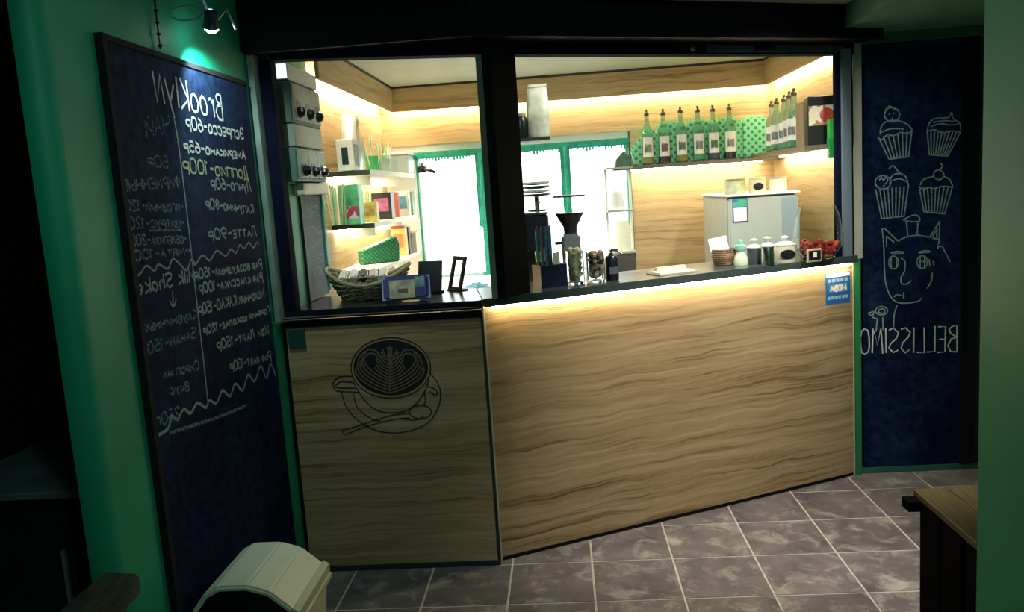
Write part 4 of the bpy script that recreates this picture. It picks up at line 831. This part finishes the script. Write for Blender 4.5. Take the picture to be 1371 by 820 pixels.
t = tin(1051, 351, .050, .098, pm('cream_glass', (.58, .56, .42), .15, noise=.2), LIDW, 'wide cream jar with an oval black label and domed lid')
o = MB().lathe([(0, 0), (.036, .001), (.036, .003), (0, .004)], 20, sy=.62).build('label', KNOB, t, loc=(0, -.050, .040)); o.rotation_euler.x = R(90)
# big glass bowl of red candies
P_ = on_top(1096, 348); gb = thing('candy_bowl', 'large clear glass bowl with red candies at the right end of the worktop', 'bowl', (P_[0]+.005, P_[1]+.03, SZ)); q = at_y(1096, 276, P_[1]+.02)
GH = q.z-SZ; GR = .112
MB().lathe([(.055, 0), (.075, .006), (GR*.96, GH*.25), (GR, GH*.5), (GR*.9, GH*.8), (GR*.72, GH), (GR*.70, GH), (GR*.88, GH*.8), (GR-.003, GH*.5), (GR*.94, GH*.25), (.07, .010), (0, .008)], 32, cap=False).build('bowl', GLASS, gb, smooth=True)
REDS = [RED, pm('candy_bright', (.75, .14, .08), .3), pm('candy_dark', (.35, .03, .02), .3)]
for k in range(70):
    f = k/70; z = .022+f*.055; a = k*2.399; r = (.062+.030*min(1, f*2.2))*math.sqrt((k*.618) % 1)
    s = .014; o = B(-s*1.3, s*1.3, -s*.8, s*.8, -s*.7, s*.7).build('candy', REDS[k % 3], gb, bevel=.005); o.location = (r*math.cos(a), r*math.sin(a), z); o.rotation_euler = (k, k*1.3, k*.7)
t = thing('price_label', 'small black price plate in front of the candy bowl', 'sign', (on_top(1086, 350)[0], on_top(1086, 350)[1]-.045, SZ), ANG); B(-.042, .042, -.004, .004, 0, .062).build('frame', pm('tan_frame', (.50, .40, .24), .5), t, bevel=.003); B(-.034, .034, -.006, -.004, .01, .054).build('slate', KNOB, t); B(-.010, .010, -.0075, -.006, .022, .046).build('price_square', PAPER, t)

# ------------------------------------------------------------------ right-hand shelves with bottles
SBZ = at_y(915, 217, 5.27).z; sx0 = at_y(843, 217, 5.27).x
sh = thing('wall_shelf', 'back shelf of syrup bottles above the wood panel', 'shelf', (0, 0, SBZ-.025))
B(sx0-.10, 1.40, 5.27, WY-.012, 0, .022).build('board', pm('dark_oak_shelf', (.10, .085, .05), .5), sh); B(sx0, 1.30, 5.40, 5.415, -.008, -.0005).build('led_strip', LEDW, sh)
rx_ = at_x(1112, 189, 1.22); RSZ = rx_.z
s2 = thing('wall_shelf', 'right wall shelf with clear bottles and boxes', 'shelf', (0, 0, RSZ-.025)); B(1.20, 1.40, 4.12, 5.26, 0, .022).build('board', pm('dark_oak_shelf', (.10, .085, .05), .5), s2); B(1.36, 1.372, 4.2, 5.2, -.008, -.0005).build('led_strip', LEDW, s2)
BG = pm('bottle_glass', (.62, .86, .74), .05, trans=.9, ior=1.2)
def bottle(loc, h, label, liq, lab, group, rotz=0):
    t = thing('syrup_bottle', label, 'bottle', loc, rotz, group); r = .036
    MB().lathe([(r*.92, 0), (r, .006), (r, h*.56), (r*.92, h*.62), (.016, h*.74), (.013, h*.88), (.015, h*.885), (.015, h*.90)], 20).build('glass', BG, t, smooth=True)
    MB().lathe([(r+.0008, .012), (r+.0008, h*.13), (r+.0006, h*.13), (r+.0006, .012)], 20, cap=False).build('lower_band', liq, t)
    q = []; f = []
    for k in range(9):
        a = R(-90-58+116*k/8); q += [((r+.0012)*math.cos(a), (r+.0012)*math.sin(a), h*.14), ((r+.0012)*math.cos(a), (r+.0012)*math.sin(a), h*.50)]
    for k in range(8): f.append((2*k, 2*k+2, 2*k+3, 2*k+1))
    MB().add(q, f).build('label', PAPER, t)
    q = []
    for k in range(9):
        a = R(-90-34+68*k/8); q += [((r+.002)*math.cos(a), (r+.002)*math.sin(a), h*(.20+.04*abs(math.sin(k*1.3)))), ((r+.002)*math.cos(a), (r+.002)*math.sin(a), h*(.40-.05*abs(math.cos(k*1.7))))]
    MB().add(q, f).build('label_picture', lab, t)
    MB().lathe([(.016, h*.88), (.016, h*.93), (.008, h*.95), (.007, h)], 14).build('pourer', pm('pourer_black', (.05, .045, .03), .4), t)
    return t
LIQ = [pm('syrup_olive', (.20, .22, .05), .3), pm('syrup_dark', (.03, .02, .03), .3), pm('syrup_navy', (.03, .04, .09), .3), pm('syrup_green', (.05, .22, .12), .3)]
PIC = [pm('pic_olive', (.20, .22, .10), .5, noise=.6, scale=50), pm('pic_plum', (.12, .08, .10), .5, noise=.6, scale=50), pm('pic_forest', (.06, .14, .08), .5, noise=.6, scale=50), pm('pic_slate', (.15, .2, .2), .5, noise=.6, scale=50)]
ordn = ['first', 'second', 'third', 'fourth', 'fifth', 'sixth']
for k, (px, top, li, pi_) in enumerate(((868, 146, 0, 0), (890, 145, 1, 1), (913, 142, 0, 2), (936, 141, 3, 3), (956, 140, 2, 2), (978, 138, 1, 3))):
    q = at_y(px, 214, 5.33); h = at_y(px, top, 5.33).z-SBZ; bottle((q.x, 5.33, SBZ-.003), h, ordn[k]+' syrup bottle from the left on the back shelf', LIQ[li], PIC[pi_], 'syrup bottles on the back shelf')
for k, (px, top, dx) in enumerate(((1034, 134, 1.29), (1041, 130, 1.27), (1051, 126, 1.29), (1058, 121, 1.27), (1064, 117, 1.26))):
    q = at_x(px, 200, dx); h = at_x(px, top, dx).z-RSZ; bottle((q.x, q.y, RSZ-.003), h, ordn[k]+' pale bottle from the corner on the right wall shelf', LIQ[3], PIC[3], 'bottles on the right wall shelf', R(-40))
xa = at_y(842, 200, 5.42).x; xb = at_y(1030, 200, 5.42).x; n = 5; wd = (xb-xa)/n
for k in range(n):
    t = thing('dotted_pack', 'pale green pack with dark dots behind the bottles, '+ordn[k]+' from the left', 'pack', (xa+wd*(k+.5), 5.43, SBZ-.003), group='dotted green packs behind the bottles')
    hp = .255 if k else .215
    pr = [(-wd*.497, 0), (wd*.497, 0), (wd*.497, hp*.93), (wd*.36, hp), (-wd*.36, hp), (-wd*.497, hp*.93)] if k else [(-wd*.30, 0), (wd*.497, 0), (wd*.497, hp), (wd*.15, hp*1.02), (-wd*.45, hp*.5)]
    MB().prism(pr, -.04, .05, 'y').build('wrap', DOTS, t, bevel=.012, seg=2)
    B(-wd*.3, wd*.3, -.004, .004, hp*.98, hp*1.05).build('top_seam', pm('pale_green_seam', (.30, .68, .42), .4), t)
t = thing('dark_packet', 'dark green packet at the left end of the bottle shelf', 'packet', (sx0-.04, 5.36, SBZ-.003)); MB().prism([(-.05, 0), (.05, 0), (.055, .06), (.01, .10), (-.04, .05)], -.04, .04, 'y').build('wrapper', pm('dark_green_wrap', (.03, .12, .08), .4, noise=.5, scale=30), t, bevel=.006)
# boxes on the right shelf
ya = at_x(1066, 190, 1.23).y; yb = at_x(1081, 190, 1.23).y; zt_ = at_x(1081, 133, 1.23).z; yb = 4.245
c = thing('brown_box', 'plain brown cardboard box on the right wall shelf', 'box', (1.30, (ya+yb)/2, RSZ-.003)); B(-.07, .07, -(ya-yb)/2, (ya-yb)/2, 0, zt_-RSZ).build('carton', pm('brown_card', (.30, .22, .12), .7, noise=.1), c, bevel=.003); B(-.072, .0, -.03, .03, (zt_-RSZ)-.001, (zt_-RSZ)+.001).build('tape', pm('tape_tan', (.5, .42, .25), .4), c)
Y2 = 4.17; xa_, xb_ = at_y(1082, 180, Y2).x, at_y(1119, 180, Y2).x; zt2 = at_y(1100, 127, Y2).z
gift = thing('gift_box', 'black box with a floral band and red seal on the right wall shelf', 'box', ((xa_+xb_)/2, Y2, RSZ-.003)); hw = (xb_-xa_)/2
B(-hw, hw, 0, .06, 0, zt2-RSZ).build('carton', KNOB, gift, bevel=.004); hh = zt2-RSZ
B(-hw+.004, hw, -.003, 0, hh*.40, hh*.80).build('floral_band', FLORAL, gift)
o = MB().lathe([(.0, .0), (.032, 0), (.034, .002), (.028, .003), (0, .003)], 24).build('red_seal', pm('red_seal', (.5, .06, .04), .5, noise=.3, scale=60), gift, loc=(hw*.35, -.003, hh*.60)); o.rotation_euler.x = R(90)
gy = 4.13; ga, gb_ = at_y(1107, 180, gy), at_y(1122, 180, gy)
t = thing('green_box', 'bright green carton hanging below the gift box at the right jamb', 'box', ((ga.x+gb_.x)/2, gy, at_y(1112, 212, gy).z)); gh = at_y(1112, 160, gy).z-t.location.z; gw = (gb_.x-ga.x)/2
B(-gw, gw, -.035, .0, 0, gh).build('carton', pm('bright_green_card', (.05, .50, .06), .45), t, bevel=.003); B(-gw-.001, gw+.001, -.036, .001, 0, gh*.5).build('lower_half', pm('leaf_green_card', (.02, .36, .08), .45), t)

# ------------------------------------------------------------------ front room furniture
bn = thing('waste_bin', 'cream swing-lid waste bin in front of the menu chalkboard', 'bin', (-.935, 2.20, 0)); W = .15; ZL = .50
MB().box(-W, W, -.15, .15, 0, .40, taper=.8).build('body', CREAM, bn, bevel=.012, seg=2)
B(-W-.012, W+.012, -.162, .162, .385, .41).build('rim', pm('cream_rim', (.66, .66, .48), .4), bn, bevel=.006)
prof = [(-W, .405), (-W*1.0, .44), (-W*.72, ZL-.005), (-W*.45, ZL+.015), (W*.1, ZL+.015), (W*.52, ZL-.005), (W*.86, ZL-.05), (W, .43), (W, .405)]
MB().prism(prof, -.135, .155, 'y').build('hood', CREAM, bn, bevel=.006, seg=2)
prof2 = [(x*1.03, z+.004) for x, z in prof[4:]]; MB().prism([(W*.97, .41), (W*1.05, .41), (W*1.05, .435), (W*.93, ZL-.055), (W*.88, ZL-.062), (W*.98, .43)], -.137, .157, 'y').build('hood_edge', pm('cream_rim', (.66, .66, .48), .4), bn)
MB().prism([(x*.9, .41+(z-.41)*.88) for x, z in prof], -.1375, -.136, 'y').build('flap', KNOB, bn)
st_ = thing('slatted_stool', 'dark slatted wooden stool in the lower right corner', 'stool', (0, 0, 0)); SH = .50
pa, pb = at_z(1237, 652, SH), at_z(1237, 668, SH)
sx = pb.x; TOPW = pm('olive_wood', (.10, .078, .026), .6, noise=.3, scale=4, stretch=(20, 2, 2)); SLAT = matte(pm('black_stained_wood', (.002, .002, .003), .9, noise=.3), .05)
for k in range(3): B(sx+.002+k*.108, sx+.106+k*.108, 2.12, 2.60, SH-.022, SH).build('seat_plank', TOPW, st_, bevel=.002)
B(sx-.035, sx+.32, 2.545, 2.60, SH-.055, SH-.023).build('batten', SLAT, st_); B(sx-.0, sx+.32, 2.12, 2.15, SH-.055, SH-.023).build('batten', SLAT, st_)
for k, (p0, p1) in enumerate(((1236, 1262), (1265, 1290), (1298, 1306), )):
    ya, yb = at_x(p0, 740, sx+.01).y, at_x(p1, 740, sx+.01).y
    if k == 2: yb = ya-.09
    B(sx, sx+.02, yb, ya, 0, SH-.024).build('side_slat', SLAT, st_)
for y in (2.15, 2.33, 2.50): B(sx+.30, sx+.32, y-.04, y+.04, 0, SH-.024).build('side_slat', SLAT, st_)
bz = .68; bn2 = thing('bench', 'dark mossy wooden bench board at the lower left edge', 'bench', (0, 0, 0))
OLDW = pm('old_dark_wood', (.045, .055, .038), .7, noise=.6, scale=6, stretch=(10, 2, 2), bump=.3)
MB().prism([(-1.17, 1.0), (-1.17, 1.835), (-1.075, 1.822), (-1.06, 1.79), (-1.06, 1.0)], bz-.045, bz, 'z').build('seat_board', OLDW, bn2, bevel=.006, seg=2)
for y in (1.08, 1.70): B(-1.155, -1.075, y, y+.05, 0, bz-.045).build('leg', OLDW, bn2)
bxz = at_y(80, 650, 2.05).z; xr = at_y(108, 690, 2.0).x
db = thing('dark_cabinet', 'black box cabinet in the shadow at the far left', 'cabinet', (xr-.42, 2.0, 0)); B(0, .42, 0, .5, .03, bxz-.02).build('body', BLACK, db, bevel=.004); B(-.005, .425, -.005, .505, bxz-.02, bxz).build('top', pm('grey_worn_top', (.10, .14, .14), .5, noise=.4), db, bevel=.003); B(.03, .39, -.006, 0, .06, bxz-.05).build('door', BLACKG, db); B(.36, .37, -.016, -.006, .3, bxz-.16).build('handle', ALU, db)
